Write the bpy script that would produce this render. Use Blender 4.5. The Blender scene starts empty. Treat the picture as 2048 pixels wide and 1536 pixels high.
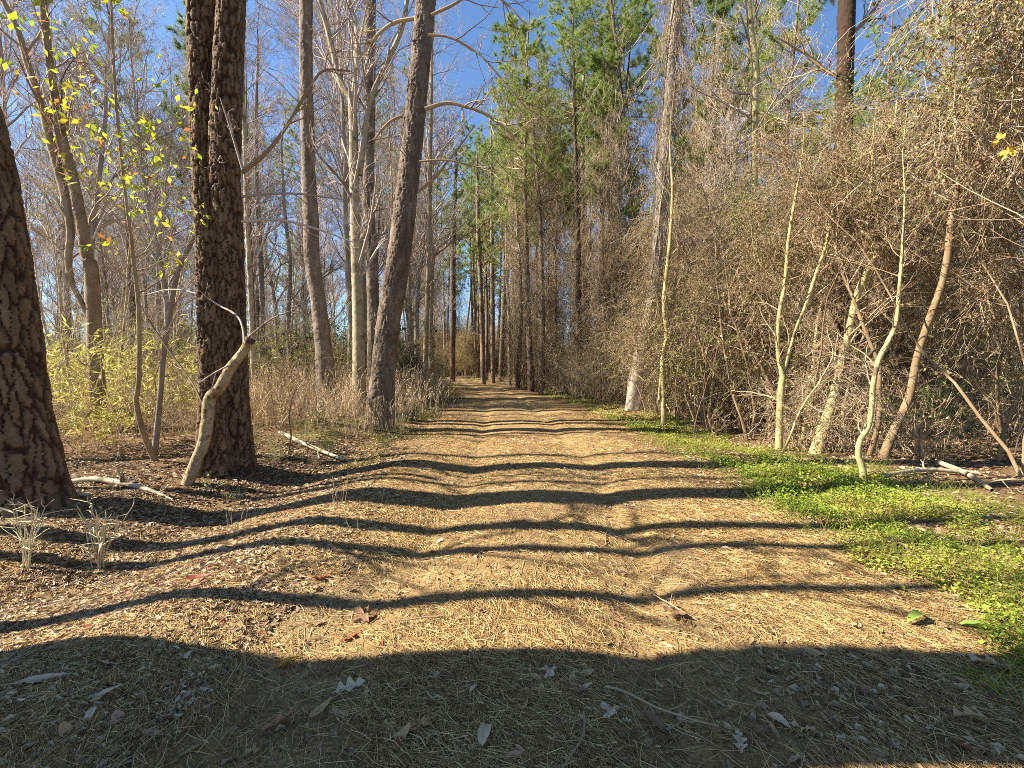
import bpy, math, random, time
import numpy as np
from mathutils import Vector
T0 = time.time()
rng = np.random.default_rng(7)
random.seed(7)
sc = bpy.context.scene
COL = sc.collection
PI = math.pi

# ------------------------------------------------------------------ camera numbers
CAMZ = 1.5
F = 860.0                      # focal length in pixels of the 2048 px wide photograph
PITCH = math.atan(33.0 / F)    # looking slightly down
SUN_EL = math.radians(38)
SUN_SLOPE = 0.06               # how far the shadows run away from the camera per metre to the right

def ray(u, v):
    a = (u - 1024) / F
    b = -(v - 768) / F
    c, s = math.cos(PITCH), math.sin(PITCH)
    return np.array([a, c + b * s, -s + b * c])

def at(u, v, d):
    """world point seen at photo pixel (u, v) at distance d along the road"""
    r = ray(u, v)
    return np.array([0, 0, CAMZ]) + r * (d / r[1])

# ------------------------------------------------------------------ noise helpers
def _hash(i, j, seed):
    n = (i.astype(np.int64) * 374761393 + j.astype(np.int64) * 668265263 + seed * 974634777) & 0x7fffffff
    n = ((n ^ (n >> 13)) * 1274126177) & 0x7fffffff
    n = (n ^ (n >> 16)) & 0x7fffffff
    return n / float(0x7fffffff)

def vnoise(x, y, seed=0):
    xi, yi = np.floor(x), np.floor(y)
    fx, fy = x - xi, y - yi
    fx = fx * fx * (3 - 2 * fx); fy = fy * fy * (3 - 2 * fy)
    a = _hash(xi, yi, seed); b = _hash(xi + 1, yi, seed)
    c = _hash(xi, yi + 1, seed); d = _hash(xi + 1, yi + 1, seed)
    return (a * (1 - fx) + b * fx) * (1 - fy) + (c * (1 - fx) + d * fx) * fy - 0.5

def fbm(x, y, seed=0, oct=3):
    t = 0; a = 1.0
    for k in range(oct):
        t = t + a * vnoise(x * 2 ** k + k * 17.3, y * 2 ** k - k * 9.1, seed + k)
        a *= 0.5
    return t

def sstep(a, b, x):
    t = np.clip((x - a) / (b - a), 0, 1)
    return t * t * (3 - 2 * t)

# ------------------------------------------------------------------ the ground's shape
def road_c(y):
    return np.interp(y, [-8, 2.2, 3.4, 4.9, 6.6, 10.3, 20, 35, 48, 56, 64, 75, 95, 300],
                     [-.6, -.2, .14, .22, .28, .17, -.35, -2.4, -5.0, -8.2, -14, -25, -50, -400])

def ground_h(x, y):
    x = np.asarray(x, float); y = np.asarray(y, float)
    wob = 0.10 * vnoise(y * 0.45, y * 0 + 3, 5) + 0.05 * vnoise(y * 1.3, y * 0 + 7, 6)
    s = x - road_c(y) - wob
    L = np.exp(-(((s + 0.86) / 0.2) ** 2)); R = np.exp(-(((s - 0.88) / 0.17) ** 2))
    h = -0.045 * L * (0.8 + 0.5 * vnoise(y * 0.7, y * 0, 8)) - 0.043 * R * (0.8 + 0.5 * vnoise(y * 0.8, y * 0, 9))
    h += 0.03 * np.exp(-((s / 0.5) ** 2)) + 0.03 * np.exp(-(((s - 1.7) / 0.6) ** 2))
    near = 1 - sstep(6, 9, y)
    h += (0.03 + 0.06 * near) * np.exp(-(((s + 1.9) / 0.55) ** 2))
    h -= 0.13 * near * np.exp(-(((s + 3.4) / 0.75) ** 2))
    h += 0.05 * near * sstep(-4.2, -6, s)
    bank = sstep(6.5, 11, y) * sstep(-2.2, -4.6, s)
    h += 0.32 * bank
    h += 0.22 * sstep(12, 20, y) * sstep(3.6, 7, s)
    off = sstep(2.0, 4.0, np.abs(s))
    h += (0.25 * off) * vnoise(x * 0.22, y * 0.22, 11) * sstep(3, 9, np.hypot(x, y))
    h += (0.022 + 0.05 * off) * fbm(x * 1.6, y * 1.6, 21, 2)
    h += 0.012 * fbm(x * 6, y * 6, 31, 3) * (0.6 + 0.8 * off)
    return h

# ------------------------------------------------------------------ materials
def new_mat(name):
    m = bpy.data.materials.new(name); m.use_nodes = True
    nt = m.node_tree; nt.nodes.clear()
    out = nt.nodes.new('ShaderNodeOutputMaterial')
    return m, nt, out

def ramp(nt, stops, fac):
    r = nt.nodes.new('ShaderNodeValToRGB')
    e = r.color_ramp.elements
    while len(e) > len(stops): e.remove(e[-1])
    while len(e) < len(stops): e.new(0.5)
    for el, (p, c) in zip(e, stops):
        el.position = p; el.color = (*c, 1)
    if fac is not None: nt.links.new(fac, r.inputs['Fac'])
    return r.outputs['Color']

def attr(nt, name):
    a = nt.nodes.new('ShaderNodeAttribute'); a.attribute_name = name
    return a.outputs['Fac']

def objrand(nt):
    return nt.nodes.new('ShaderNodeObjectInfo').outputs['Random']

def noise(nt, scale, detail=4, rough=0.6, vec=None, stretch=None):
    n = nt.nodes.new('ShaderNodeTexNoise')
    n.inputs['Scale'].default_value = scale; n.inputs['Detail'].default_value = detail
    n.inputs['Roughness'].default_value = rough
    if vec is None:
        vec = nt.nodes.new('ShaderNodeTexCoord').outputs['Object']
    if stretch:
        mp = nt.nodes.new('ShaderNodeMapping'); mp.inputs['Scale'].default_value = stretch
        nt.links.new(vec, mp.inputs['Vector']); vec = mp.outputs['Vector']
    nt.links.new(vec, n.inputs['Vector'])
    return n.outputs['Fac']

def mix(nt, fac, a, b, mode='MIX'):
    m = nt.nodes.new('ShaderNodeMix'); m.data_type = 'RGBA'; m.blend_type = mode
    if hasattr(fac, 'links') or hasattr(fac, 'is_linked'): nt.links.new(fac, m.inputs['Factor'])
    else: m.inputs['Factor'].default_value = fac
    for sock, val in ((m.inputs[6], a), (m.inputs[7], b)):
        if isinstance(val, tuple): sock.default_value = (*val, 1)
        else: nt.links.new(val, sock)
    return m.outputs[2]

def math_n(nt, op, a, b=None, clamp=False):
    m = nt.nodes.new('ShaderNodeMath'); m.operation = op; m.use_clamp = clamp
    for sock, val in zip(m.inputs, (a, b)):
        if val is None: continue
        if isinstance(val, (int, float)): sock.default_value = val
        else: nt.links.new(val, sock)
    return m.outputs[0]

def bump(nt, height, strength, dist=0.02):
    b = nt.nodes.new('ShaderNodeBump'); b.inputs['Strength'].default_value = strength
    b.inputs['Distance'].default_value = dist
    nt.links.new(height, b.inputs['Height'])
    return b.outputs['Normal']

def pbsdf(nt, out, color, rough=0.85, normal=None, spec=0.25):
    p = nt.nodes.new('ShaderNodeBsdfPrincipled')
    if isinstance(color, tuple): p.inputs['Base Color'].default_value = (*color, 1)
    else: nt.links.new(color, p.inputs['Base Color'])
    p.inputs['Roughness'].default_value = rough
    p.inputs['Specular IOR Level'].default_value = spec
    if normal is not None: nt.links.new(normal, p.inputs['Normal'])
    nt.links.new(p.outputs[0], out.inputs['Surface'])
    return p

def leaf_mat(name, stops, trans=0.35, byobj=0.0, gloss=0.12):
    m, nt, out = new_mat(name)
    f = attr(nt, 'tint')
    if byobj:
        f = math_n(nt, 'ADD', math_n(nt, 'MULTIPLY', f, 1 - byobj), math_n(nt, 'MULTIPLY', objrand(nt), byobj))
    c = ramp(nt, stops, f)
    d = nt.nodes.new('ShaderNodeBsdfPrincipled'); d.inputs['Roughness'].default_value = 0.6
    d.inputs['Specular IOR Level'].default_value = gloss * 2
    nt.links.new(c, d.inputs['Base Color'])
    t = nt.nodes.new('ShaderNodeBsdfTranslucent'); nt.links.new(c, t.inputs['Color'])
    mx = nt.nodes.new('ShaderNodeMixShader'); mx.inputs['Fac'].default_value = trans
    nt.links.new(d.outputs[0], mx.inputs[1]); nt.links.new(t.outputs[0], mx.inputs[2])
    nt.links.new(mx.outputs[0], out.inputs['Surface'])
    return m

def wood_mat(name, stops, scale=9, stretch=(1, 1, .25), bumpy=0.5, spots=None, dist=0.02, byobj=0.35):
    m, nt, out = new_mat(name)
    n = noise(nt, scale, 6, 0.65, stretch=stretch)
    n2 = noise(nt, scale * 0.22, 3, 0.5)
    f = math_n(nt, 'ADD', math_n(nt, 'MULTIPLY', n, 0.65), math_n(nt, 'MULTIPLY', n2, 0.35))
    f = math_n(nt, 'ADD', math_n(nt, 'MULTIPLY', f, 1.5), math_n(nt, 'MULTIPLY', objrand(nt), byobj))
    f = math_n(nt, 'SUBTRACT', f, 0.25 + byobj / 2, clamp=True)
    c = ramp(nt, stops, f)
    if spots:
        s = noise(nt, scale * 0.6, 3, 0.5)
        s = math_n(nt, 'MULTIPLY', math_n(nt, 'SUBTRACT', s, 0.55), 8, clamp=True)
        c = mix(nt, s, c, spots)
    nb = noise(nt, scale * 2.2, 6, 0.7, stretch=(1, 1, .2))
    pbsdf(nt, out, c, 0.9, bump(nt, nb, bumpy, dist), 0.15)
    return m

def stem_mat(name, stops, byobj=0.3):
    m, nt, out = new_mat(name)
    f = attr(nt, 'tint')
    f = math_n(nt, 'ADD', math_n(nt, 'MULTIPLY', f, 1 - byobj), math_n(nt, 'MULTIPLY', objrand(nt), byobj))
    pbsdf(nt, out, ramp(nt, stops, f), 0.8, None, 0.2)
    return m

M = {}
M['bark_pine'] = wood_mat('bark_pine', [(0, (.035, .024, .017)), (.4, (.11, .075, .05)), (.7, (.22, .165, .12)), (1, (.36, .3, .24))], 9, bumpy=1.0, dist=.03)
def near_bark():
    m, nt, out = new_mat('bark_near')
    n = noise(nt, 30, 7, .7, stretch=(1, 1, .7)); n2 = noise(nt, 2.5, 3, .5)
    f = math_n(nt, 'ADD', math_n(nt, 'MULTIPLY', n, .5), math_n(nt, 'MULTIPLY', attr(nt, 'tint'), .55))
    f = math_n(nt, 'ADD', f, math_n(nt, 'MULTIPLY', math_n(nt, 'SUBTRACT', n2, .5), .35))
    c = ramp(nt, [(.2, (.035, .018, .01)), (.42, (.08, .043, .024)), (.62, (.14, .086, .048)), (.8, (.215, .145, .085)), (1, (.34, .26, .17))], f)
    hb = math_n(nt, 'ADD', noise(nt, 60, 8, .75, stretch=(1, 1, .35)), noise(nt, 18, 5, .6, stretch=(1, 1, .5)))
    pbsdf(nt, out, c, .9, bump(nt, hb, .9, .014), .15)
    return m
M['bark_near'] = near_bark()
M['bark_pale'] = wood_mat('bark_pale', [(0, (.16, .12, .07)), (.4, (.34, .28, .18)), (.75, (.48, .42, .29)), (1, (.6, .56, .45))], 7, stretch=(1, 1, .8), bumpy=.35, spots=(.16, .13, .07))
M['bark_yellow'] = wood_mat('bark_yellow', [(0, (.14, .10, .04)), (.4, (.36, .28, .12)), (.75, (.52, .43, .2)), (1, (.6, .52, .31))], 9, stretch=(1, 1, .5), bumpy=.8, spots=(.13, .095, .05))
M['bark_brown'] = wood_mat('bark_brown', [(0, (.07, .04, .02)), (.4, (.19, .125, .065)), (.75, (.33, .25, .15)), (1, (.46, .39, .27))], 7, stretch=(1, 1, .5), bumpy=.5)
M['bark_grey'] = wood_mat('bark_grey', [(0, (.09, .07, .055)), (.4, (.21, .17, .13)), (.75, (.34, .29, .23)), (1, (.47, .42, .36))], 6, stretch=(1, 1, .3), bumpy=.5)
M['bark_cut'] = wood_mat('bark_cut', [(0, (.10, .05, .02)), (.4, (.3, .2, .10)), (.75, (.46, .37, .22)), (1, (.6, .52, .37))], 16, stretch=(1, 1, 1.6), bumpy=1.0, spots=(.14, .07, .03))
M['sawn_or_shaded_wood'] = wood_mat('sawn_or_shaded_wood', [(0, (.02, .013, .01)), (.5, (.06, .035, .02)), (1, (.13, .08, .05))], 30, bumpy=.6)  # the sawn end's own dark; on the pine trunk, painted vine shade
M['twig'] = stem_mat('twig', [(0, (.2, .14, .11)), (.5, (.38, .3, .245)), (1, (.58, .49, .42))])
M['twig_brown'] = stem_mat('twig_brown', [(0, (.12, .07, .04)), (.5, (.31, .21, .12)), (1, (.52, .4, .25))])
M['vine'] = stem_mat('vine', [(0, (.09, .055, .032)), (.35, (.25, .175, .10)), (.75, (.44, .335, .205)), (1, (.64, .53, .37))])
M['dead_leaf'] = leaf_mat('dead_leaf', [(0, (.09, .045, .022)), (.35, (.24, .145, .07)), (.7, (.42, .29, .14)), (.9, (.52, .41, .19)), (1, (.36, .34, .11))], .4, .2)
M['needle_green'] = leaf_mat('needle_green', [(0, (.07, .11, .03)), (.45, (.21, .28, .06)), (.8, (.38, .43, .1)), (1, (.5, .5, .17))], .45, .45)
M['cane_leaf'] = leaf_mat('cane_leaf', [(0, (.12, .12, .03)), (.35, (.32, .30, .06)), (.65, (.52, .46, .1)), (.85, (.58, .46, .2)), (1, (.6, .44, .24))], .45, .2)
M['privet_leaf'] = leaf_mat('privet_leaf', [(0, (.10, .13, .025)), (.5, (.30, .32, .07)), (1, (.52, .48, .15))], .45, .25)
M['dark_leaf'] = leaf_mat('dark_leaf', [(0, (.03, .05, .015)), (.5, (.08, .11, .03)), (1, (.2, .22, .06))], .3, .25)
M['yellow_leaf'] = leaf_mat('yellow_leaf', [(0, (.24, .32, .02)), (.5, (.48, .50, .03)), (.8, (.62, .52, .04)), (.93, (.55, .22, .04)), (1, (.4, .08, .03))], .5)
M['green_cover'] = leaf_mat('green_cover', [(0, (.06, .10, .012)), (.35, (.18, .26, .025)), (.7, (.36, .42, .05)), (.88, (.46, .42, .09)), (1, (.36, .24, .09))], .45)
M['moss'] = leaf_mat('moss', [(0, (.12, .12, .025)), (.6, (.25, .24, .05)), (1, (.38, .31, .1))], .3)
M['straw'] = stem_mat('straw', [(0, (.32, .2, .1)), (.5, (.56, .4, .22)), (1, (.72, .6, .4))])
M['pale_stalk'] = stem_mat('pale_stalk', [(0, (.36, .27, .14)), (.6, (.55, .46, .27)), (1, (.6, .58, .36))])
M['pine_straw'] = stem_mat('pine_straw', [(0, (.08, .04, .016)), (.4, (.25, .14, .052)), (.75, (.45, .285, .105)), (1, (.62, .46, .2))], 0)
M['litter'] = leaf_mat('litter', [(0, (.07, .038, .02)), (.25, (.16, .09, .048)), (.5, (.27, .175, .092)), (.75, (.39, .275, .15)), (.95, (.52, .41, .25)), (1, (.25, .05, .03))], .15)
for nm, stops in {
    'leaf_tan': [(0, (.32, .19, .085)), (1, (.52, .35, .17))],
    'leaf_pale': [(0, (.42, .31, .19)), (1, (.62, .49, .32))],
    'leaf_brown': [(0, (.15, .08, .04)), (1, (.28, .16, .085))],
    'leaf_red': [(0, (.22, .04, .02)), (1, (.34, .08, .04))],
    'leaf_green': [(0, (.14, .22, .04)), (1, (.3, .38, .08))],
    'leaf_pink': [(0, (.38, .19, .11)), (1, (.5, .29, .18))],
    'leaf_gold': [(0, (.62, .42, .04)), (1, (.6, .22, .03))]}.items():
    M[nm] = leaf_mat(nm, stops, .2)

def ground_mat():
    m, nt, out = new_mat('forest_ground')
    soil_f, moss_f = attr(nt, 'soil'), attr(nt, 'moss')
    n1 = noise(nt, 1.3, 5, .6); n2 = noise(nt, 14, 6, .7); n3 = noise(nt, 90, 4, .7)
    soil = ramp(nt, [(.25, (.18, .115, .05)), (.5, (.31, .21, .092)), (.75, (.42, .30, .14))],
                math_n(nt, 'ADD', math_n(nt, 'MULTIPLY', n1, .55), math_n(nt, 'MULTIPLY', n2, .45)))
    grit = ramp(nt, [(.35, (.55, .5, .45)), (.62, (1.15, 1.1, 1.05))], n3)
    soil = mix(nt, 0.7, soil, grit, 'MULTIPLY')
    grey = math_n(nt, 'MULTIPLY', math_n(nt, 'SUBTRACT', noise(nt, .9, 3, .5), .5), 5, clamp=True)
    soil = mix(nt, math_n(nt, 'MULTIPLY', grey, .55), soil, (.23, .18, .125))
    duff = ramp(nt, [(.3, (.065, .036, .019)), (.5, (.15, .09, .044)), (.7, (.26, .17, .085))],
                math_n(nt, 'ADD', math_n(nt, 'MULTIPLY', n2, .6), math_n(nt, 'MULTIPLY', n3, .4)))
    mossc = ramp(nt, [(.3, (.10, .10, .02)), (.6, (.26, .26, .05)), (.8, (.38, .33, .1))], n2)
    c = mix(nt, soil_f, duff, soil)
    c = mix(nt, moss_f, c, mossc)
    hb = math_n(nt, 'ADD', math_n(nt, 'MULTIPLY', noise(nt, 40, 8, .75), 1.0), math_n(nt, 'MULTIPLY', noise(nt, 9, 5, .6), .7))
    pbsdf(nt, out, c, .95, bump(nt, hb, .9, .018), .1)
    return m
M['ground'] = ground_mat()

# ------------------------------------------------------------------ mesh building
class MB:
    def __init__(self): self.v, self.q, self.t, self.tint, self.n = [], [], [], [], 0
    def add(self, v, q=None, t=None, tint=None, mi=0):
        v = np.asarray(v, np.float32).reshape(-1, 3)
        if q is not None and len(q): self.q.append((np.asarray(q, np.int32).reshape(-1, 4) + self.n, mi))
        if t is not None and len(t): self.t.append((np.asarray(t, np.int32).reshape(-1, 3) + self.n, mi))
        self.v.append(v)
        self.tint.append(np.full(len(v), .5, np.float32) if tint is None else np.asarray(tint, np.float32).reshape(-1))
        self.n += len(v)
        return self
    def mesh(self, name, mats, smooth=True):
        me = bpy.data.meshes.new(name)
        V = np.concatenate(self.v); me.vertices.add(len(V)); me.vertices.foreach_set('co', V.ravel())
        nq = sum(len(a) for a, _ in self.q); ntri = sum(len(a) for a, _ in self.t)
        idx = np.concatenate([a.ravel() for a, _ in self.q] + [a.ravel() for a, _ in self.t]).astype(np.int32)
        me.loops.add(len(idx)); me.loops.foreach_set('vertex_index', idx)
        me.polygons.add(nq + ntri)
        st = np.concatenate([np.arange(nq) * 4, nq * 4 + np.arange(ntri) * 3]).astype(np.int32)
        me.polygons.foreach_set('loop_start', st)
        mi = np.concatenate([np.full(len(a), m_, np.int32) for a, m_ in self.q] + [np.full(len(a), m_, np.int32) for a, m_ in self.t])
        me.polygons.foreach_set('material_index', mi)
        me.polygons.foreach_set('use_smooth', np.full(nq + ntri, smooth))
        a = me.attributes.new('tint', 'FLOAT', 'POINT'); a.data.foreach_set('value', np.concatenate(self.tint))
        for m_ in mats: me.materials.append(M[m_])
        me.update(calc_edges=True)
        return me

def norm(a):
    return a / np.maximum(np.linalg.norm(a, axis=-1, keepdims=True), 1e-9)

def frames(P):
    """P (N,K,3) -> side and up vectors per point, and tangents"""
    tg = np.empty_like(P)
    tg[:, 1:-1] = P[:, 2:] - P[:, :-2]; tg[:, 0] = P[:, 1] - P[:, 0]; tg[:, -1] = P[:, -1] - P[:, -2]
    tg = norm(tg)
    d = norm(P[:, -1] - P[:, 0])
    ax = np.abs(d)
    ref = np.zeros_like(d); ref[np.arange(len(d)), np.argmin(ax, 1)] = 1
    a = norm(np.cross(tg, ref[:, None, :])); b = np.cross(tg, a)
    return a, b, tg

def tubes(mb, P, R, sides=3, tint=None, mi=0):
    P = np.asarray(P, float); R = np.asarray(R, float)
    N, K, _ = P.shape
    a, b, _ = frames(P)
    th = np.arange(sides) * 2 * PI / sides
    V = P[:, :, None, :] + R[:, :, None, None] * (np.cos(th)[None, None, :, None] * a[:, :, None, :] + np.sin(th)[None, None, :, None] * b[:, :, None, :])
    base = (np.arange(N) * K * sides)[:, None, None] + (np.arange(K - 1) * sides)[None, :, None]
    s0 = np.arange(sides)[None, None, :]; s1 = (np.arange(sides) + 1)[None, None, :] % sides
    q = np.stack([base + s0, base + s1, base + sides + s1, base + sides + s0], -1)
    if tint is None: tint = rng.random(N)
    mb.add(V, q, None, np.repeat(tint, K * sides), mi)

def walk(start, d, length, K, wig=.15, bend=0.0, r=None):
    """random polylines: start (N,3), direction, length (N) -> (N,K,3)"""
    r = r or rng
    N = len(start)
    P = np.empty((N, K, 3)); P[:, 0] = start
    d = norm(np.asarray(d, float)).copy()
    step = (np.asarray(length) / (K - 1))[:, None] * np.ones((N, 1))
    for k in range(1, K):
        d = d + r.normal(0, wig, (N, 3)); d[:, 2] += bend
        d = norm(d); P[:, k] = P[:, k - 1] + d * step
    return P

def taper(r0, K, tip=.25):
    return np.asarray(r0)[:, None] * np.linspace(1, tip, K)[None, :]

def sprout(P, R, n, t0=.2, t1=1.0, ang=(.5, 1.0), lratio=(.35, .6), rratio=.55, plen=None, up=0.0, r=None):
    """n children per parent polyline -> start, dir, length, radius"""
    r = r or rng
    N, K, _ = P.shape
    t = r.uniform(t0, t1, (N, n)); f = t * (K - 1); i = np.minimum(f.astype(int), K - 2); w = (f - i)[..., None]
    ii = np.arange(N)[:, None]
    p = P[ii, i] * (1 - w) + P[ii, i + 1] * w
    tg = norm(P[ii, i + 1] - P[ii, i])
    rad = (R[ii, i] * (1 - w[..., 0]) + R[ii, i + 1] * w[..., 0]) * rratio
    pe = norm(np.cross(tg, r.normal(size=tg.shape)))
    a = r.uniform(*ang, (N, n))[..., None]
    d = np.cos(a) * tg + np.sin(a) * pe; d[..., 2] += up
    if plen is None: plen = np.linalg.norm(np.diff(P, axis=1), axis=2).sum(1)
    ln = plen[:, None] * r.uniform(*lratio, (N, n)) * (1.15 - .6 * t)
    return p.reshape(-1, 3), norm(d.reshape(-1, 3)), ln.ravel(), rad.ravel()

def leaves(mb, p, d, size, width=.45, nrm=None, fold=.18, tint=None, mi=0, droop=0.0):
    """folded diamond leaves: p base (N,3), d direction, size (N)"""
    N = len(p); d = norm(d)
    if nrm is None: nrm = norm(rng.normal(size=(N, 3)))
    s = norm(np.cross(d, nrm)); up = np.cross(s, d)
    L = np.asarray(size)[:, None] * np.ones((N, 1))
    w = L * width * .5
    base = p; tip = p + d * L - up * L * droop
    m = p + d * L * .48
    l = m + s * w + up * w * fold * 2; r_ = m - s * w + up * w * fold * 2
    V = np.stack([base, l, tip, r_], 1)
    b = (np.arange(N) * 4)[:, None]
    t = np.concatenate([b + np.array([[0, 1, 3]]), b + np.array([[1, 2, 3]])], 0) if droop else np.concatenate([b + np.array([[0, 1, 2]]), b + np.array([[0, 2, 3]])], 0)
    if tint is None: tint = rng.random(N)
    mb.add(V, None, t, np.repeat(tint, 4), mi)

def pick_pts(P, n, t0=.2, t1=1, r=None):
    r = r or rng
    N, K, _ = P.shape
    i = r.integers(0, N, n); f = r.uniform(t0, t1, n) * (K - 1); k = np.minimum(f.astype(int), K - 2); w = (f - k)[:, None]
    return P[i, k] * (1 - w) + P[i, k + 1] * w, norm(P[i, k + 1] - P[i, k])

# ------------------------------------------------------------------ scene-graph helpers
def thing(name, label, cat, loc=(0, 0, 0), group=None, rotz=0, scale=1):
    o = bpy.data.objects.new(name, None); COL.objects.link(o)
    o.empty_display_size = .2
    o.location = loc; o.rotation_euler = (0, 0, rotz); o.scale = (scale,) * 3
    o['label'] = label; o['category'] = cat
    if group: o['group'] = group
    return o

def part(name, mesh, parent, label=None):
    o = bpy.data.objects.new(name, mesh); COL.objects.link(o); o.parent = parent
    if label: o['label'] = label
    return o

def single(name, mesh, label, cat, loc=(0, 0, 0), group=None, rot=(0, 0, 0), scale=1):
    o = bpy.data.objects.new(name, mesh); COL.objects.link(o)
    o.location = loc; o.rotation_euler = rot; o.scale = (scale,) * 3 if isinstance(scale, (int, float)) else scale
    o['label'] = label; o['category'] = cat
    if group: o['group'] = group
    return o

def mass(name, mesh, kind, label=None, loc=(0, 0, 0)):
    o = bpy.data.objects.new(name, mesh); COL.objects.link(o); o.location = loc; o['kind'] = kind
    if label: o['label'] = label
    return o

KINDS = {}
def plant(kind, x, y, label, group, rot=None, scale=1.0, dz=-.05, tilt=0):
    """a plant of a prepared kind: (name, category, [(part name, mesh)...]); every copy gets its own objects"""
    name, cat, parts = KINDS[kind]
    z = float(ground_h(x, y)) + dz
    if len(parts) == 1 and parts[0][0] is None:
        return single(name, parts[0][1], label, cat, (x, y, z), group, (0, tilt, random.uniform(0, 6.28) if rot is None else rot), scale)
    o = thing(name, label, cat, (x, y, z), group, random.uniform(0, 6.28) if rot is None else rot, scale)
    o.rotation_euler[1] = tilt
    for pn, me, *sub in parts:
        q = part(pn, me, o)
        for sn, sm in (sub[0] if sub else ()): part(sn, sm, q)
    return o

def catmull(P, n):
    P = np.asarray(P, float)
    if len(P) < 3:
        t = np.linspace(0, 1, n)[:, None]; return P[0] * (1 - t) + P[-1] * t
    Q = np.vstack([2 * P[0] - P[1], P, 2 * P[-1] - P[-2]])
    seg = np.linalg.norm(np.diff(P[:, :3], axis=0), axis=1); cum = np.concatenate([[0], np.cumsum(seg)])
    u = np.linspace(0, cum[-1], n); i = np.clip(np.searchsorted(cum, u, side='right') - 1, 0, len(P) - 2)
    t = ((u - cum[i]) / seg[i])[:, None]
    p0, p1, p2, p3 = Q[i], Q[i + 1], Q[i + 2], Q[i + 3]
    return .5 * ((2 * p1) + (-p0 + p2) * t + (2 * p0 - 5 * p1 + 4 * p2 - p3) * t ** 2 + (-p0 + 3 * p1 - 3 * p2 + p3) * t ** 3)

def plates(a, z, na, cz, seed):
    """bark plates round a trunk: a in cell units (periodic na), z in cell units -> (F2-F1, id)"""
    ai, zi = np.floor(a), np.floor(z)
    f1 = np.full(a.shape, 9.); f2 = np.full(a.shape, 9.); cid = np.zeros(a.shape)
    for da in (-1, 0, 1):
        for dz in (-1, 0, 1):
            ca, cz_ = ai + da, zi + dz; cw = np.mod(ca, na)
            jx = _hash(cw, cz_, seed); jz = _hash(cw, cz_, seed + 50)
            d = np.hypot((ca + jx - a), .5 * (cz_ + jz - z))
            closer = d < f1
            f2 = np.where(closer, f1, np.minimum(f2, d)); cid = np.where(closer, _hash(cw, cz_, seed + 99), cid); f1 = np.where(closer, d, f1)
    return f2 - f1, cid

def bark_trunk(path, rad, seed, step=.02, ca=.07, cz=.15, depth=.02, flare=.0, lobes=5, cap=False):
    """a trunk surface with real bark relief; path (n,3), rad (n)"""
    L = np.linalg.norm(np.diff(path, axis=0), axis=1).sum()
    n = max(int(L / step), 12)
    PR = catmull(np.column_stack([path, rad]), n)
    P, R = PR[:, :3], PR[:, 3]
    Rm = R.mean(); sides = int(np.clip(2 * PI * Rm / step, 10, 260))
    a, b, _ = frames(P[None]); a, b = a[0], b[0]
    th = np.linspace(0, 2 * PI, sides, endpoint=False)
    TH, S = np.meshgrid(th, np.linspace(0, L, n))
    na = max(3, round(2 * PI * Rm / ca))
    aw = TH / (2 * PI) * na + .35 * vnoise(np.cos(TH) * 2 + S * 3, np.sin(TH) * 2 + seed, seed)
    zw = S / cz + .5 * vnoise(np.cos(TH) * 2, np.sin(TH) * 2 + S * 2, seed + 3)
    aw = aw + .3 * fbm(TH * Rm / ca * 2.3 + seed, S / ca * 1.6, seed + 5, 2); zw = zw + .16 * fbm(TH * Rm / ca * 1.7, S / ca * 2.6 + seed, seed + 6, 2)
    e, cid = plates(aw, zw, na, cz, seed)
    e2, cid2 = plates(np.mod(aw * 2, na * 2), zw * 3.1 + .4 * cid, na * 2, cz, seed + 21)
    fur = np.abs(vnoise(np.cos(TH) * Rm / ca * .55 + .5 * vnoise(S / cz * .8, TH * 2, seed + 31), np.sin(TH) * Rm / ca * .55 + S / cz * .12, seed + 33)) * 2
    plate = sstep(.0, .15, e + .05 * vnoise(aw * 6, zw * 9, seed + 8)) * sstep(.0, .22, fur + .35 * e)
    hgt = plate * (.6 + .35 * cid) + .16 * plate * sstep(0, .12, e2) * (.4 + cid2) + .14 * fbm(aw * 4, zw * 7, seed + 8, 2)
    fl = flare * np.exp(-S / .35) * (1 + .35 * np.cos(lobes * TH + seed)) + .05 * vnoise(np.cos(TH) * 1.5 + seed, S * .8 + np.sin(TH) * 1.5, seed + 4)
    RR = R[:, None] * (1 + fl) + depth * (hgt - .6)
    V = P[:, None, :] + RR[..., None] * (np.cos(TH)[..., None] * a[:, None, :] + np.sin(TH)[..., None] * b[:, None, :])
    i = np.arange(n - 1)[:, None] * sides; s0 = np.arange(sides)[None]; s1 = (s0 + 1) % sides
    q = np.stack([i + s0, i + s1, i + sides + s1, i + sides + s0], -1)
    return V.reshape(-1, 3), q.reshape(-1, 4), (np.clip(plate * (.45 + .3 * cid + .25 * cid2), 0, 1)).reshape(-1), P, R

def trace(pts, d, d2=None):
    """photo outline of a trunk (u, v, width px) at depth d -> world path and radius; d2: depth at the last point"""
    n = len(pts); dd = np.linspace(d, d if d2 is None else d2, n)
    W = np.array([at(u, v, k) for (u, v, w), k in zip(pts, dd)])
    R = np.array([w * .5 / F * k * math.cos(math.atan((u - 1024) / F)) for (u, v, w), k in zip(pts, dd)])
    # carry the foot down into the soil
    foot = W[0].copy(); g = float(ground_h(foot[0], foot[1]))
    if foot[2] > g - .1:
        d0 = W[0] - W[1]; d0 /= np.linalg.norm(d0)
        W = np.vstack([W[0] + d0 * ((foot[2] - g + .12) / max(-d0[2], .4)), W]); R = np.concatenate([[R[0] * 1.04], R])
    return W, R

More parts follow.
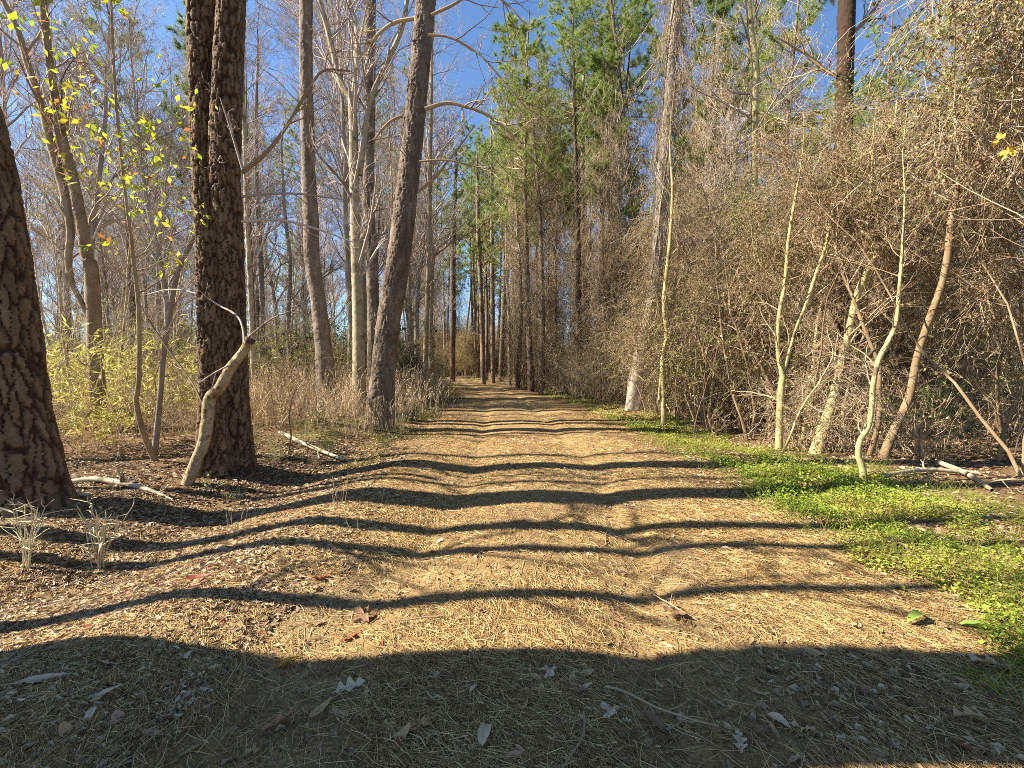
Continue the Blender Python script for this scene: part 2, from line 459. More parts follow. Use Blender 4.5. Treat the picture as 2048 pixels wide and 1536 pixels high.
def branches(mb, trunk, trad, n, t0, t1, length, levels=3, counts=(6, 5, 4), wig=.13, up=.05, ang=(.7, 1.3), rr=.35, sides=(5, 3, 3, 3), mi=0, r=None, gravity=0.0, minr=.0025):
    """bare limbs on a trunk polyline (K,3); returns the last twigs"""
    P, R = trunk[None], trad[None]
    st, d, ln, ra = sprout(P, R, n, t0, t1, ang, (1, 1), rr, np.array([1.0]), up, r)
    ln = (r or rng).uniform(.5, 1.0, len(st)) * length * (1.1 - .55 * np.linspace(0, 0, len(st)))
    allP = []
    K = 8
    for lv in range(levels + 1):
        ra = np.maximum(ra, minr)
        Q = walk(st, d, ln, K, wig, up * .5 + gravity, r); RR = np.maximum(taper(ra, K, .3), minr * .6)
        tubes(mb, Q, RR, sides[min(lv, len(sides) - 1)], None, mi)
        allP.append(Q)
        if lv == levels: break
        st, d, ln, ra = sprout(Q, RR, counts[lv], .15, 1, (.4, 1.0), (.3, .6), .6, None, up * .6, r)
        K = max(4, K - 2)
    return allP

# ------------------------------------------------------------------ prepared kinds of plants
def trunk_line(H, lean, wig, K, r):
    d = np.array([[math.sin(lean[0]), math.sin(lean[1]), 1.0]])
    P = walk(np.array([[0, 0, -.15]]), d, np.array([H + .15]), K, wig, .03, r)
    return P[0]

def make_bare(seed, H, D, n1=22, t0=.3, lean=(0, 0), bark='bark_grey', twigs='twig', length=.26, fork=False, counts=(6, 5, 4), minr=.0035):
    r = np.random.default_rng(seed)
    P = trunk_line(H, lean, .035, 12, r); R = D / 2 * np.linspace(1.05, .12, 12)
    a = MB(); tubes(a, P[None], R[None], 8, np.array([.5]))
    c = MB()
    branches(c, P, R, n1, t0, .98, H * length, 3, counts, .14, .16, (.5, .95), .5, (5, 3, 3, 3), 0, r, minr=minr)
    return [('trunk', a.mesh('bare_trunk', [bark])), ('crown', c.mesh('bare_crown', [twigs]))]

def make_pine(seed, H, D, t0=.55, n1=50, length=.17, needle=.24, tufts=8):
    r = np.random.default_rng(seed)
    P = trunk_line(H, (r.normal(0, .03), r.normal(0, .03)), .018, 14, r); R = D / 2 * np.linspace(1.05, .15, 14)
    a = MB(); tubes(a, P[None], R[None], 9, np.array([.5]))
    c = MB(); nd = MB()
    st, d, ln, ra = sprout(P[None], R[None], n1, t0, .99, (.9, 1.45), (1, 1), .35, np.array([H * length]), .1, r)
    t = (st[:, 2] / H - t0) / (1 - t0)
    ln = H * length * r.uniform(.5, 1, len(st)) * (1.05 - .6 * np.clip(t, 0, 1))
    Q = walk(st, d, ln, 7, .13, .06, r); RR = taper(np.maximum(ra, .012), 7, .3)
    tubes(c, Q, RR, 4, None, 0)
    st, d, ln, ra = sprout(Q, RR, 7, .3, 1, (.4, 1.0), (.25, .45), .5, None, .15, r)
    Q2 = walk(st, d, np.maximum(ln, .3), 5, .15, .06, r); tubes(c, Q2, taper(np.maximum(ra, .006), 5, .4), 3, None, 0)
    # dead lower limbs
    st, d, ln, ra = sprout(P[None], R[None], 9, .18, t0 + .1, (1.2, 1.7), (1, 1), .16, np.array([1.6]), 0, r)
    Q3 = walk(st, d, ln, 6, .2, .0, r); tubes(c, Q3, taper(np.maximum(ra, .008), 6, .3), 3, None, 0)
    # needle tufts
    nt_ = len(Q2) * tufts
    p, tg = pick_pts(Q2, nt_, .25, 1, r)
    k = 13
    pp = np.repeat(p, k, 0); dd = norm(np.repeat(tg, k, 0) * .55 + r.normal(size=(nt_ * k, 3)) * .75 + np.array([0, 0, .1]))
    ln = needle * r.uniform(.6, 1.1, nt_ * k)
    s = norm(np.cross(dd, r.normal(size=dd.shape))) * .008
    V = np.stack([pp - s, pp + s, pp + dd * ln[:, None]], 1)
    nd.add(V, None, np.arange(nt_ * k * 3).reshape(-1, 3), np.repeat(np.clip(np.repeat(r.uniform(.15, .9, nt_), k) + r.normal(0, .1, nt_ * k), 0, 1), 3), 0)
    return [('trunk', a.mesh('pine_trunk', ['bark_pine'])), ('crown', c.mesh('pine_crown', ['twig_brown']), [('needles', nd.mesh('pine_needles', ['needle_green']))])]

def vine_strands(mb, st, d, ln, K=10, wig=.3, bend=-.1, r0=(.003, .009), sub=8, leaf_n=0, leaf=(.03, .06), r=None, mi=0, lmi=1, sublen=(.12, .3), lmb=None):
    N = len(st)
    Q = walk(st, d, ln, K, wig, bend, r); RR = taper(r.uniform(*r0, N), K, .5); tubes(mb, Q, RR, 3, r.random(N), mi)
    s2, d2, l2, r2 = sprout(Q, RR, sub, .05, 1, (.5, 1.3), sublen, .55, None, -.1, r)
    Q2 = walk(s2, d2, l2, 5, .27, bend, r); tubes(mb, Q2, taper(np.maximum(r2, .0022), 5, .6), 3, r.random(len(s2)), mi)
    if leaf_n:
        p, tg = pick_pts(Q2, leaf_n, .1, 1, r)
        leaves(lmb or mb, p, tg + r.normal(0, .6, p.shape) + np.array([0, 0, -.5]), r.uniform(*leaf, leaf_n), .5, None, .3, r.random(leaf_n), 0 if lmb else lmi)

def make_tangle(seed, H, W, n, leaf_n, low=.0, stems=5, sub=8, Lf=(.8, 2.2)):
    """a small tree or heap smothered in dead vines"""
    r = np.random.default_rng(seed)
    a = MB()
    st = np.column_stack([r.normal(0, .12 * W, stems), r.normal(0, .12 * W, stems), np.full(stems, -.1)])
    d = np.column_stack([r.normal(0, .13, stems), r.normal(0, .13, stems), np.ones(stems)])
    Q = walk(st, d, r.uniform(.7, 1, stems) * H, 12, .16, .07, r); RR = taper(r.uniform(.012, .034, stems) * (.6 + H / 12), 12, .25)
    tubes(a, Q, RR, 7, None, 0)
    s2, d2, l2, r2 = sprout(Q, RR, 6, .35, 1, (.6, 1.2), (.3, .5), .5, None, .1, r)
    tubes(a, walk(s2, d2, l2, 7, .2, 0, r), taper(r2, 7, .3), 4, None, 0)
    c = MB(); lf = MB()
    u = r.normal(size=(n, 3)); u = norm(u) * (r.random((n, 1)) ** .45)
    p = np.column_stack([u[:, 0] * W / 2, u[:, 1] * W / 2, H * (low + (1 - low) * (.5 + .5 * u[:, 2]))])
    # lobes: pull strands towards a few clumps so that gaps open between them
    cen = np.column_stack([r.normal(0, W * .34, 13), r.normal(0, W * .34, 13), r.uniform(low * H + .2, H, 13)])
    near = np.argmin(((p[:, None] - cen[None]) ** 2).sum(2), 1)
    p = p + (cen[near] - p) * r.uniform(.35, .75, (n, 1))
    p[:, 2] = np.maximum(p[:, 2], .12)
    dd = r.normal(size=(n, 3)) * np.array([1, 1, .8]) + np.array([0, 0, -.45])
    ln = r.uniform(*Lf, n); ln = np.minimum(ln, p[:, 2] * 1.2 + .3)
    vine_strands(c, p, dd, ln, 10, .2, -.1, (.002, .007), sub, leaf_n, (.025, .062), r, lmb=lf)
    g = leaf_n // 4; gc = p[r.integers(0, n, 10)]; k = r.integers(0, 10, g)
    gp = gc[k] + r.normal(0, .32, (g, 3)) * np.array([1, 1, 1.3]); gp[:, 2] = np.maximum(gp[:, 2], .1)
    leaves(lf, gp, r.normal(size=(g, 3)) + np.array([0, 0, -.4]), r.uniform(.03, .06, g), .6, None, .2, r.random(g), 1)
    return [('stem', a.mesh('tangle_stem', ['bark_brown'])), ('vine', c.mesh('tangle_vine', ['vine']), [('leaves', lf.mesh('vine_leaves', ['dead_leaf', ['privet_leaf', 'dead_leaf', 'privet_leaf', 'cane_leaf'][seed % 4]]))])]

def make_vinetree(seed, H, D, n=420, leaf_n=3500):
    r = np.random.default_rng(seed)
    parts = make_bare(seed + 1, H, D, 16, .35, (r.normal(0, .04), r.normal(0, .04)), 'bark_brown', 'twig_brown', .2)
    P = trunk_line(H, (0, 0), .03, 12, r)
    c = MB()
    z = r.beta(1.6, 1.3, n) * H * .85
    th = r.uniform(0, 2 * PI, n); rad = D / 2 + np.abs(r.normal(0, .32, n)) * (.5 + z / H)
    p = np.column_stack([np.cos(th) * rad, np.sin(th) * rad, z])
    vine_strands(c, p, np.column_stack([r.normal(0, .3, n), r.normal(0, .3, n), -np.ones(n)]), np.minimum(r.uniform(.8, 2.6, n), z + .4), 9, .22, -.15, (.003, .009), 7, leaf_n, (.03, .06), r)
    return parts + [('vine', c.mesh('hanging_vine', ['vine', 'dead_leaf']))]

def make_cane(seed, n=22, H=2.3, leaf_n=900):
    r = np.random.default_rng(seed)
    st = np.column_stack([r.normal(0, .75, n), r.normal(0, .75, n), np.full(n, -.05)])
    d = np.column_stack([r.normal(0, .2, n), r.normal(0, .14, n), np.ones(n)])
    Q = walk(st, d, r.uniform(.25, 1.05, n) * H, 9, .07, -.01, r)
    c = MB(); RR = taper(r.uniform(.003, .006, n), 9, .4); tubes(c, Q, RR, 4, None, 0)
    s2, d2, l2, r2 = sprout(Q, RR, 9, .3, 1, (.5, .9), (.12, .25), .6, None, .1, r)
    Q2 = walk(s2, d2, l2, 5, .15, -.05, r); tubes(c, Q2, taper(np.maximum(r2, .0015), 5, .6), 3, None, 0)
    p, tg = pick_pts(Q2, leaf_n, .2, 1, r)
    l = MB(); leaves(l, p, tg * .6 + r.normal(0, .6, p.shape) + np.array([0, 0, -.15]), r.uniform(.08, .17, leaf_n), .17, None, .15, r.random(leaf_n), 0, .15)
    return [('stem', c.mesh('cane_stem', ['straw'])), ('foliage', l.mesh('cane_leaf', ['cane_leaf']))]

def make_straw(seed, n=64, H=1.3, spread=.5, head=True, mat_='straw'):
    r = np.random.default_rng(seed)
    st = np.column_stack([r.normal(0, spread, n), r.normal(0, spread, n), np.full(n, -.03)])
    d = np.column_stack([r.normal(0, .09, n), r.normal(0, .09, n), np.ones(n)])
    Q = walk(st, d, r.uniform(.2, 1.1, n) * H, 8, .09, -.03, r)
    c = MB(); tubes(c, Q, taper(r.uniform(.002, .004, n), 8, .5), 3, None, 0)
    m = n * (4 if head else 0)
    p, tg = pick_pts(Q, m, .1, .9, r)
    leaves(c, p, tg * 1.2 + r.normal(0, .3, p.shape), r.uniform(.15, .4, m), .035, None, .0, None, 0, .3)
    if head:
        m = n * 16
        p, tg = pick_pts(Q, m, .68, 1, r)
        leaves(c, p, tg + r.normal(0, .4, p.shape), r.uniform(.02, .05, m), .35, None, .1, r.uniform(.5, 1, m), 0)
    return [(None, c.mesh('dry_grass', [mat_]))]

def make_shrub(seed, H, W, stems, leaf_n, leafmat, size, width=.5, bark='twig_brown', counts=(6, 5)):
    r = np.random.default_rng(seed)
    st = np.column_stack([r.normal(0, .08 * W, stems), r.normal(0, .08 * W, stems), np.full(stems, -.06)])
    d = np.column_stack([r.normal(0, .35 * W / H, stems), r.normal(0, .35 * W / H, stems), np.ones(stems)])
    Q = walk(st, d, r.uniform(.6, 1.05, stems) * H, 9, .12, .03, r); RR = taper(r.uniform(.006, .016, stems), 9, .3)
    c = MB(); tubes(c, Q, RR, 5, None, 0)
    for k in counts:
        st, d, ln, ra = sprout(Q, RR, k, .2, 1, (.5, 1.1), (.3, .55), .6, None, .1, r)
        Q = walk(st, d, ln, 6, .18, .02, r); RR = taper(np.maximum(ra, .0022), 6, .4); tubes(c, Q, RR, 3, None, 0)
    l = MB()
    p, tg = pick_pts(Q, leaf_n, .1, 1, r)
    leaves(l, p, tg + r.normal(0, .7, p.shape), r.uniform(*size, leaf_n), width, None, .2, r.random(leaf_n), 0)
    return [('stem', c.mesh('shrub_stem', [bark])), ('foliage', l.mesh('shrub_leaf', [leafmat]))]

for i, (H, D, n1, t0) in enumerate([(15, .26, 24, .3), (17, .32, 26, .35), (12, .18, 20, .25), (14, .22, 22, .4), (18, .3, 24, .45)]):
    KINDS[f'bare{i}'] = ('bare_tree', 'tree', make_bare(100 + i, H, D, n1 + 6, t0, (rng.normal(0, .05), rng.normal(0, .05)), ['bark_grey', 'bark_pale', 'bark_grey', 'bark_brown', 'bark_grey'][i], counts=(7, 6, 5), minr=.0045))
for i, (H, D) in enumerate([(7, .07), (9, .09), (5, .05), (8, .08)]):
    KINDS[f'thin{i}'] = ('sapling', 'young tree', make_bare(200 + i, H, D, 16, .2, (rng.normal(0, .12), rng.normal(0, .12)), ['bark_grey', 'bark_yellow', 'bark_brown', 'bark_pale'][i], 'twig', .22, counts=(5, 4, 3)))
for i, (H, D, t0) in enumerate([(25, .44, .55), (27, .5, .6), (22, .36, .5), (18, .3, .42), (26, .46, .68)]):
    KINDS[f'pine{i}'] = ('pine_tree', 'tree', make_pine(300 + i, H, D, t0))
for i, (H, D) in enumerate([(13, .28), (10, .2), (15, .32)]):
    KINDS[f'vinetree{i}'] = ('vine_hung_tree', 'tree', make_vinetree(400 + i, H, D, 560, 9000))
def make_vinepine(seed, H, D):
    parts = make_pine(seed, H, D, .5, 46, .14, .24, 8)
    r = np.random.default_rng(seed + 7); c = MB(); n = 760
    z = r.beta(1.8, 1.5, n) * H * .92; th = r.uniform(0, 2 * PI, n); rad = D / 2 + np.abs(r.normal(0, .5, n)) * (.3 + 1.9 * z / H)
    vine_strands(c, np.column_stack([np.cos(th) * rad, np.sin(th) * rad, z]), np.column_stack([r.normal(0, .35, n), r.normal(0, .35, n), -np.ones(n)]), np.minimum(r.uniform(1, 3.4, n), z + .4), 9, .24, -.12, (.004, .011), 7, 14000, (.035, .075), r)
    return parts + [('vine', c.mesh('hanging_vine', ['vine', 'dead_leaf']))]
for i, (H, D) in enumerate([(21, .36), (18, .3)]): KINDS[f'vinepine{i}'] = ('vine_hung_pine', 'tree', make_vinepine(450 + i, H, D))
KINDS['tangle0'] = ('vine_tangle', 'vines', make_tangle(500, 6.2, 4.0, 640, 20000, .32, 8))
KINDS['tangle1'] = ('vine_tangle', 'vines', make_tangle(501, 4.4, 3.6, 600, 18000, .1))
KINDS['tangle2'] = ('vine_tangle', 'vines', make_tangle(502, 8.0, 3.6, 720, 24000, .45, 8))
KINDS['tangle3'] = ('vine_tangle', 'vines', make_tangle(503, 5.2, 4.4, 680, 22000, .2))
KINDS['mound0'] = ('bramble_mound', 'brambles', make_tangle(510, 1.5, 2.8, 300, 2500, .0, 4, 7, (.5, 1.3)))
KINDS['mound1'] = ('bramble_mound', 'brambles', make_tangle(511, 2.2, 2.6, 320, 2500, .0, 5, 7, (.6, 1.5)))
def make_thicket(seed, H, W, n, dead_n, green_n, green='privet_leaf'):
    """a dense stand of whippy stems, dead leaves and a few green ones"""
    r = np.random.default_rng(seed)
    st = np.column_stack([r.uniform(-W / 2, W / 2, n), r.uniform(-W / 2, W / 2, n), np.full(n, -.1)])
    d = np.column_stack([r.normal(0, .22, n), r.normal(0, .22, n), np.ones(n)])
    Q = walk(st, d, H * r.uniform(.3, 1, n) ** .8, 10, .11, .02, r); RR = taper(r.uniform(.005, .017, n), 10, .25)
    a = MB(); tubes(a, Q, RR, 4, None, 0)
    c = MB()
    for k, lr in ((8, (.15, .4)), (5, (.3, .6))):
        st, d, ln, ra = sprout(Q, RR, k, .12, 1, (.4, 1.2), lr, .5, None, .05, r)
        Q = walk(st, d, ln, 6, .22, -.02, r); RR = taper(np.maximum(ra, .003), 6, .5); tubes(c, Q, RR, 3, None, 0)
    for m, mi, sz in ((dead_n, 1, (.03, .07)), (green_n, 2, (.03, .07))):
        p, tg = pick_pts(Q, m, .1, 1, r)
        if mi == 2:
            cen = p[r.integers(0, m, 7)]; near = np.argmin(((p[:, None] - cen[None]) ** 2).sum(2), 1); p = p + (cen[near] - p) * .35
        leaves(c, p, tg + r.normal(0, .7, p.shape) + np.array([0, 0, -.3]), r.uniform(*sz, m), .5, None, .2, r.random(m), mi)
    return [('stem', a.mesh('thicket_stem', ['bark_brown'])), ('twigs', c.mesh('thicket_twig', ['vine', 'dead_leaf', green]))]
for i, (H, W, n, dn, gn, gm_) in enumerate([(5, 4, 130, 8000, 1500, 'privet_leaf'), (6.5, 4, 120, 7000, 2600, 'privet_leaf'), (3.6, 4, 140, 7000, 1200, 'dark_leaf')]):
    KINDS[f'thicket{i}'] = ('thicket', 'thicket', make_thicket(570 + i, H, W, n, dn, gn, gm_))
for i in range(2): KINDS[f'cane{i}'] = ('cane_clump', 'cane', make_cane(520 + i))
for i in range(3): KINDS[f'straw{i}'] = ('dry_grass_clump', 'grass', make_straw(530 + i))
for i in range(2): KINDS[f'privet{i}'] = ('shrub', 'shrub', make_shrub(540 + i, 3.2, 2.2, 12, 3200, 'privet_leaf', (.025, .05)))
for i in range(2): KINDS[f'dark{i}'] = ('evergreen_shrub', 'shrub', make_shrub(550 + i, 2.4, 2.0, 10, 3600, 'dark_leaf', (.05, .1), .42))
KINDS['twiggy0'] = ('bare_shrub', 'shrub', make_shrub(560, 2.2, 1.8, 14, 300, 'dead_leaf', (.03, .06), counts=(7, 6)))
KINDS['twiggy1'] = ('bare_shrub', 'shrub', make_shrub(561, 1.5, 1.6, 12, 200, 'dead_leaf', (.03, .06), counts=(6, 6)))

# ------------------------------------------------------------------ the ground
def axis(fine0, fine1, step, grow, far0, far1):
    a = list(np.arange(fine0, fine1, step)); s = step; p = a[-1]
    while p < far1: s *= grow; p += s; a.append(p)
    s = step; p = a[0]; b = []
    while p > far0: s *= grow; p -= s; b.append(p)
    return np.array(b[::-1] + a)
gx = axis(-3.4, 4.4, .026, 1.035, -260, 260)
gy = [1.25]
while gy[-1] < 330: gy.append(gy[-1] + .0085 * gy[-1] + .002)
gy = np.array(list(np.linspace(-14, 1.1, 24)) + gy)
X, Y = np.meshgrid(gx, gy)
Z = ground_h(X, Y)
near_n = (1 - sstep(4, 9, Y)) * (np.abs(X) < 6)
Z += near_n * (.009 * fbm(X * 22, Y * 22, 41, 3) + .012 * fbm(X * 5, Y * 5, 43, 2))
S = X - road_c(Y)
gm = MB()
nx, ny = len(gx), len(gy)
ii = np.arange(ny - 1)[:, None] * nx + np.arange(nx - 1)[None]
gm.add(np.stack([X, Y, Z], -1), np.stack([ii, ii + 1, ii + nx + 1, ii + nx], -1))
gme = gm.mesh('forest_floor', ['ground'])
edgeN = .5 * fbm(X * .9, Y * .9, 51, 3)
rutn = np.exp(-(((S + .86) / .4) ** 2)) + np.exp(-(((S - .88) / .4) ** 2))
body = 1 - sstep(1.7, 2.7, np.abs(S + .1) + edgeN)
soil = np.clip(body * (.72 + .4 * rutn + .8 * fbm(X * 1.4, Y * 1.4, 61, 3)), 0, 1)
mossm = np.clip(sstep(2.3, 2.9, np.abs(S) + edgeN * .8) * (1 - sstep(3.6, 5.0, np.abs(S) + edgeN)) * (.25 + 1.3 * fbm(X * .8, Y * .8, 71, 3)) * np.where(S > 0, 1.3, sstep(5, 9, Y)), 0, 1)
for nm, val in (('soil', soil), ('moss', mossm)):
    a = gme.attributes.new(nm, 'FLOAT', 'POINT'); a.data.foreach_set('value', val.astype(np.float32).ravel())
mass('ground', gme, 'structure', 'sandy two-rut woodland track with leaf and needle litter on both sides')

# ------------------------------------------------------------------ litter (stuff)
def scatter(n, y0, y1, sx0, sx1, power=1.0):
    y = y0 * (y1 / y0) ** (rng.random(n) ** power)      # denser near
    s = rng.uniform(sx0, sx1, n)
    return s + road_c(y), y, s

def lying(mb, x, y, size, width, tint, lift=.006, tiltsd=.35, az=None, fold=.25, droop=0.0):
    z = ground_h(x, y) + lift
    az = rng.uniform(0, 2 * PI, len(x)) if az is None else az
    d = np.column_stack([np.cos(az), np.sin(az), rng.normal(0, tiltsd * .5, len(x))])
    n_ = norm(np.column_stack([rng.normal(0, tiltsd, len(x)), rng.normal(0, tiltsd, len(x)), np.ones(len(x))]))
    leaves(mb, np.column_stack([x, y, z]) - norm(d) * np.asarray(size)[:, None] * .5, d, size, width, n_, fold, tint, 0, droop)

def visible(x, y, m=1.28): return (np.abs(x) < m * y + .6)

lm = MB()
for n, y0, y1, a, b in ((30000, 1.3, 5, -6.5, -1.2), (60000, 2.5, 8, -9, -1.9), (70000, 4.5, 16, -14, -2.2), (34000, 2.6, 8, 2.6, 10), (50000, 4.5, 16, 3.4, 17), (22000, 10, 45, -30, -2.2), (16000, 10, 45, 3, 30), (1500, 1.3, 8, -1.5, 2.8), (4200, 1.3, 4.2, 1.4, 4.5), (5000, 3, 9, 2.2, 4.6)):
    x, y, s = scatter(n, y0, y1, a, b); k = visible(x, y); x, y = x[k], y[k]
    sz = rng.uniform(.018, .062, len(x)) * (1 + .06 * np.minimum(y, 14))
    k = rng.random(len(x)) < np.clip(.7 + 1.3 * fbm(x * .9, y * .9, 171, 3), .12, 1); x, y, sz = x[k], y[k], sz[k]
    lying(lm, x, y, sz, .5, np.clip(rng.random(len(x)) * .75 + .3 * (.5 + fbm(x * .5, y * .5, 181, 2)), 0, 1), .008, .45)
x, y, s = scatter(26000, 1.3, 9, -2.2, 3.4); k = visible(x, y); x, y = x[k], y[k]
lying(lm, x, y, rng.uniform(.006, .02, len(x)) * (1 + .05 * y), .7, rng.random(len(x)) * .9, .004, .6)
mass('leaf_litter', lm.mesh('leaf_litter', ['litter'], False), 'stuff', 'brown and tan fallen leaves carpeting the forest floor')

pm = MB()
def needles(n, y0, y1, a, b, wmul=1.0, keep=None):
    x, y, s = scatter(n, y0, y1, a, b); k = visible(x, y)
    rut = np.exp(-(((s + .86) / .3) ** 2)) + np.exp(-(((s - .88) / .3) ** 2))
    dens = np.clip(.6 - .38 * np.exp(-((s / .55) ** 2)) * sstep(2.4, 3.2, y) + 1.2 * fbm(x * 1.1, y * 1.1, 81, 3) - .38 * rut, .14, 1)
    k &= rng.random(n) < dens
    x, y = x[k], y[k]; N = len(x)
    az = rng.normal(0, .75, N) + 2.3 + 1.5 * vnoise(x * .7, y * .7, 91)
    L = rng.uniform(.06, .16, N)
    cx, sx_ = np.cos(az), np.sin(az); bend = rng.normal(0, .25, N)
    P = []
    for t in (-.5, 0, .5):
        px = x + cx * L * t - sx_ * L * bend * (.25 - t * t); py = y + sx_ * L * t + cx * L * bend * (.25 - t * t)
        P.append(np.column_stack([px, py, ground_h(px, py) + .004 + rng.uniform(0, .012, N)]))
    w = (.00075 * wmul * (1 + .16 * y))[:, None]
    side = np.column_stack([-sx_, cx, rng.normal(0, .5, N)]) * w
    V = np.stack([P[0] - side, P[0] + side, P[1] - side, P[1] + side, P[2] - side, P[2] + side], 1)
    b_ = (np.arange(N) * 6)[:, None]
    pm.add(V, np.concatenate([b_ + np.array([[0, 1, 3, 2]]), b_ + np.array([[2, 3, 5, 4]])]), None, np.repeat(rng.random(N), 6))
needles(170000, 1.3, 4.5, -2.2, 3.4)
needles(150000, 1.3, 5.0, -6, -1.3)
needles(60000, 1.3, 4.0, 1.6, 4.8)
needles(100000, 3.5, 14, -3.0, 4.0)
mass('pine_straw', pm.mesh('pine_straw', ['pine_straw'], False), 'stuff', 'rust brown pine needles strewn over the sandy track')

# green ground cover along the verge
cm = MB()
def cover(n, y0, y1, a, b, thr, size, hmax, power=1.0, sd=101):
    x, y, s = scatter(n, y0, y1, a, b, power); k = visible(x, y)
    edge = 1.1 * fbm(x * 1.1, y * .8, sd, 3)
    k &= (fbm(x * 1.3, y * 1.3, sd + 7, 3) + .35 * fbm(x * 5, y * 5, sd + 9, 2) > thr) & (s + edge > a + .35) & (s + edge < b - .3)
    x, y = x[k], y[k]; N = len(x)
    z = ground_h(x, y) + hmax * rng.random(N) ** 1.5 * np.clip(.6 + 1.2 * fbm(x * 2, y * 2, sd + 3, 2), .15, 1.3)
    d = np.column_stack([rng.normal(size=N), rng.normal(size=N), rng.normal(.15, .45, N)])
    nn = norm(np.column_stack([rng.normal(0, .5, N), rng.normal(0, .5, N), np.ones(N)]))
    tn = np.clip(rng.random(N) * .6 + .2 + .8 * fbm(x * 1.7, y * 1.7, sd + 15, 3), 0, 1)
    leaves(cm, np.column_stack([x, y, z]), d, rng.uniform(*size, N) * (1 + .06 * y), .62, nn, .15, tn, 0)
cover(46000, 1.7, 6, 2.4, 4.5, -.27, (.009, .03), .15, 1, 101)
cover(14000, 1.7, 6.5, 2.3, 4.7, .02, (.02, .045), .2, 1, 141)
cover(40000, 3.8, 13, 2.6, 4.8, -.2, (.012, .032), .14)
x, y, s = scatter(9000, 1.8, 12, 2.4, 5.0); k = visible(x, y) & (fbm(x * 1.6, y * 1.6, 161, 2) > -.1); x, y = x[k], y[k]; N = len(x)
Qb = walk(np.column_stack([x, y, ground_h(x, y)]), np.column_stack([rng.normal(0, .5, N), rng.normal(0, .5, N), np.ones(N)]), rng.uniform(.05, .26, N), 5, .16, -.12)
tubes(cm, Qb, taper(np.full(N, .0022), 5, .3), 3, rng.uniform(.3, 1, N))
mass('ground_cover', cm.mesh('ground_cover', ['green_cover'], False), 'stuff', 'bright green low weeds crowding the edge of the track')
cm = MB()
cover(14000, 8, 40, 2.3, 4.6, -.2, (.02, .045), .08, 1, 131)
cover(13000, 6.5, 40, -3.9, -1.8, -.15, (.02, .045), .07, 1, 151)
mass('verge_weeds', cm.mesh('verge_weeds', ['moss'], False), 'stuff', 'olive and yellow weeds edging the track further on')
print('ground', time.time() - T0)

# ------------------------------------------------------------------ single trees read from the photograph
def hero(name, label, pts, d, d2=None, bark='bark_pine', step=.02, ca=.07, cz=.15, depth=.018, flare=.25, seed=1, to_h=0, crown=None, twigs=None, extra=None):
    """trunk with relief; crown: dict for branches(); extra: list of (pts, d, material-width) limbs that fork off"""
    W, R = trace(pts, d, d2)
    if to_h and W[-1][2] < to_h:
        dr = W[-1] - W[-3]; dr = dr / np.linalg.norm(dr); dr = norm(dr * .6 + np.array([0, 0, .4]))
        n = 4
        for k in range(1, n + 1):
            W = np.vstack([W, W[-1] + dr * (to_h - W[-1][2]) / dr[2] / (n + 1 - k)])
            R = np.append(R, R[-1] * .82)
    elif not to_h:
        dr = norm(W[-1] - W[-2])
        for k in (1, 2, 3): W = np.vstack([W, W[-1] + norm(dr + np.array([.12 * math.sin(seed + k), .1 * math.cos(seed * k), .25])) * .55]); R = np.append(R, R[-1] * .55)
    v, q, tint, P, RR = bark_trunk(W, R, seed, step, ca, cz, depth, flare)
    base = W[0].copy()
    t = thing(name, label, 'tree', base)
    mb = MB(); mb.add(v - base, q, None, tint)
    part('trunk', mb.mesh('trunk', [bark]), t)
    r = np.random.default_rng(seed * 13)
    if extra:
        for (ep, ed) in extra:
            EW, ER = trace_free(ep, ed)
            v, q, tint, EP, ERR = bark_trunk(EW, ER, seed + 5, step, ca, cz, depth * .6, 0)
            b = MB(); b.add(v - base, q, None, tint)
            if crown:
                branches(b, EP - base, ERR, crown.get('fork_n', 12), .15, 1, crown.get('length', 2) * .8, 2, (5, 4), r=r, ang=(.4, .9), up=.12, rr=.45, mi=1)
            part('limb', b.mesh('limb', [bark, crown['twig'] if crown else 'twig']), t)
    if crown:
        c = MB()
        branches(c, P - base, RR, crown['n'], crown.get('t0', .3), crown.get('t1', 1), crown['length'], crown.get('levels', 3), crown.get('counts', (5, 4, 4)), r=r, ang=crown.get('ang', (.6, 1.2)), up=crown.get('up', .08), rr=crown.get('rr', .3), gravity=crown.get('gravity', 0))
        part('crown', c.mesh('crown', [crown['twig']]), t)
    return t, P, RR, base

def trace_free(pts, d):
    W = np.array([at(u, v, d) for u, v, w in pts])
    R = np.array([w * .5 / F * d * math.cos(math.atan((u - 1024) / F)) for u, v, w in pts])
    return W, R

def limb_mesh(pts, d, base, mat_, sides=8, twig_n=8, twig_len=.5, seed=3, d2=None):
    n = len(pts); dd = np.linspace(d, d2 or d, n)
    W = np.array([at(u, v, k) for (u, v, w), k in zip(pts, dd)]); R = np.array([w * .5 / F * k for (u, v, w), k in zip(pts, dd)])
    PR = catmull(np.column_stack([W, R]), 24)
    mb = MB(); P = PR[:, :3] - base; tubes(mb, P[None], PR[None, :, 3], sides)
    if twig_n:
        branches(mb, P, PR[:, 3], twig_n, .2, 1, twig_len, 2, (4, 3), r=np.random.default_rng(seed), ang=(.5, 1.1), rr=.5)
    return mb.mesh('branch', [mat_])

# the plated pine at the edge of the frame
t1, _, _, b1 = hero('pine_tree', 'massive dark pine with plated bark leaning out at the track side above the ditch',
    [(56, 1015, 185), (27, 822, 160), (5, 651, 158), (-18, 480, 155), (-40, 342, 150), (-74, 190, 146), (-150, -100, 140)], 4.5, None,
    'bark_near', .009, .07, .25, .036, .25, 3, 17)
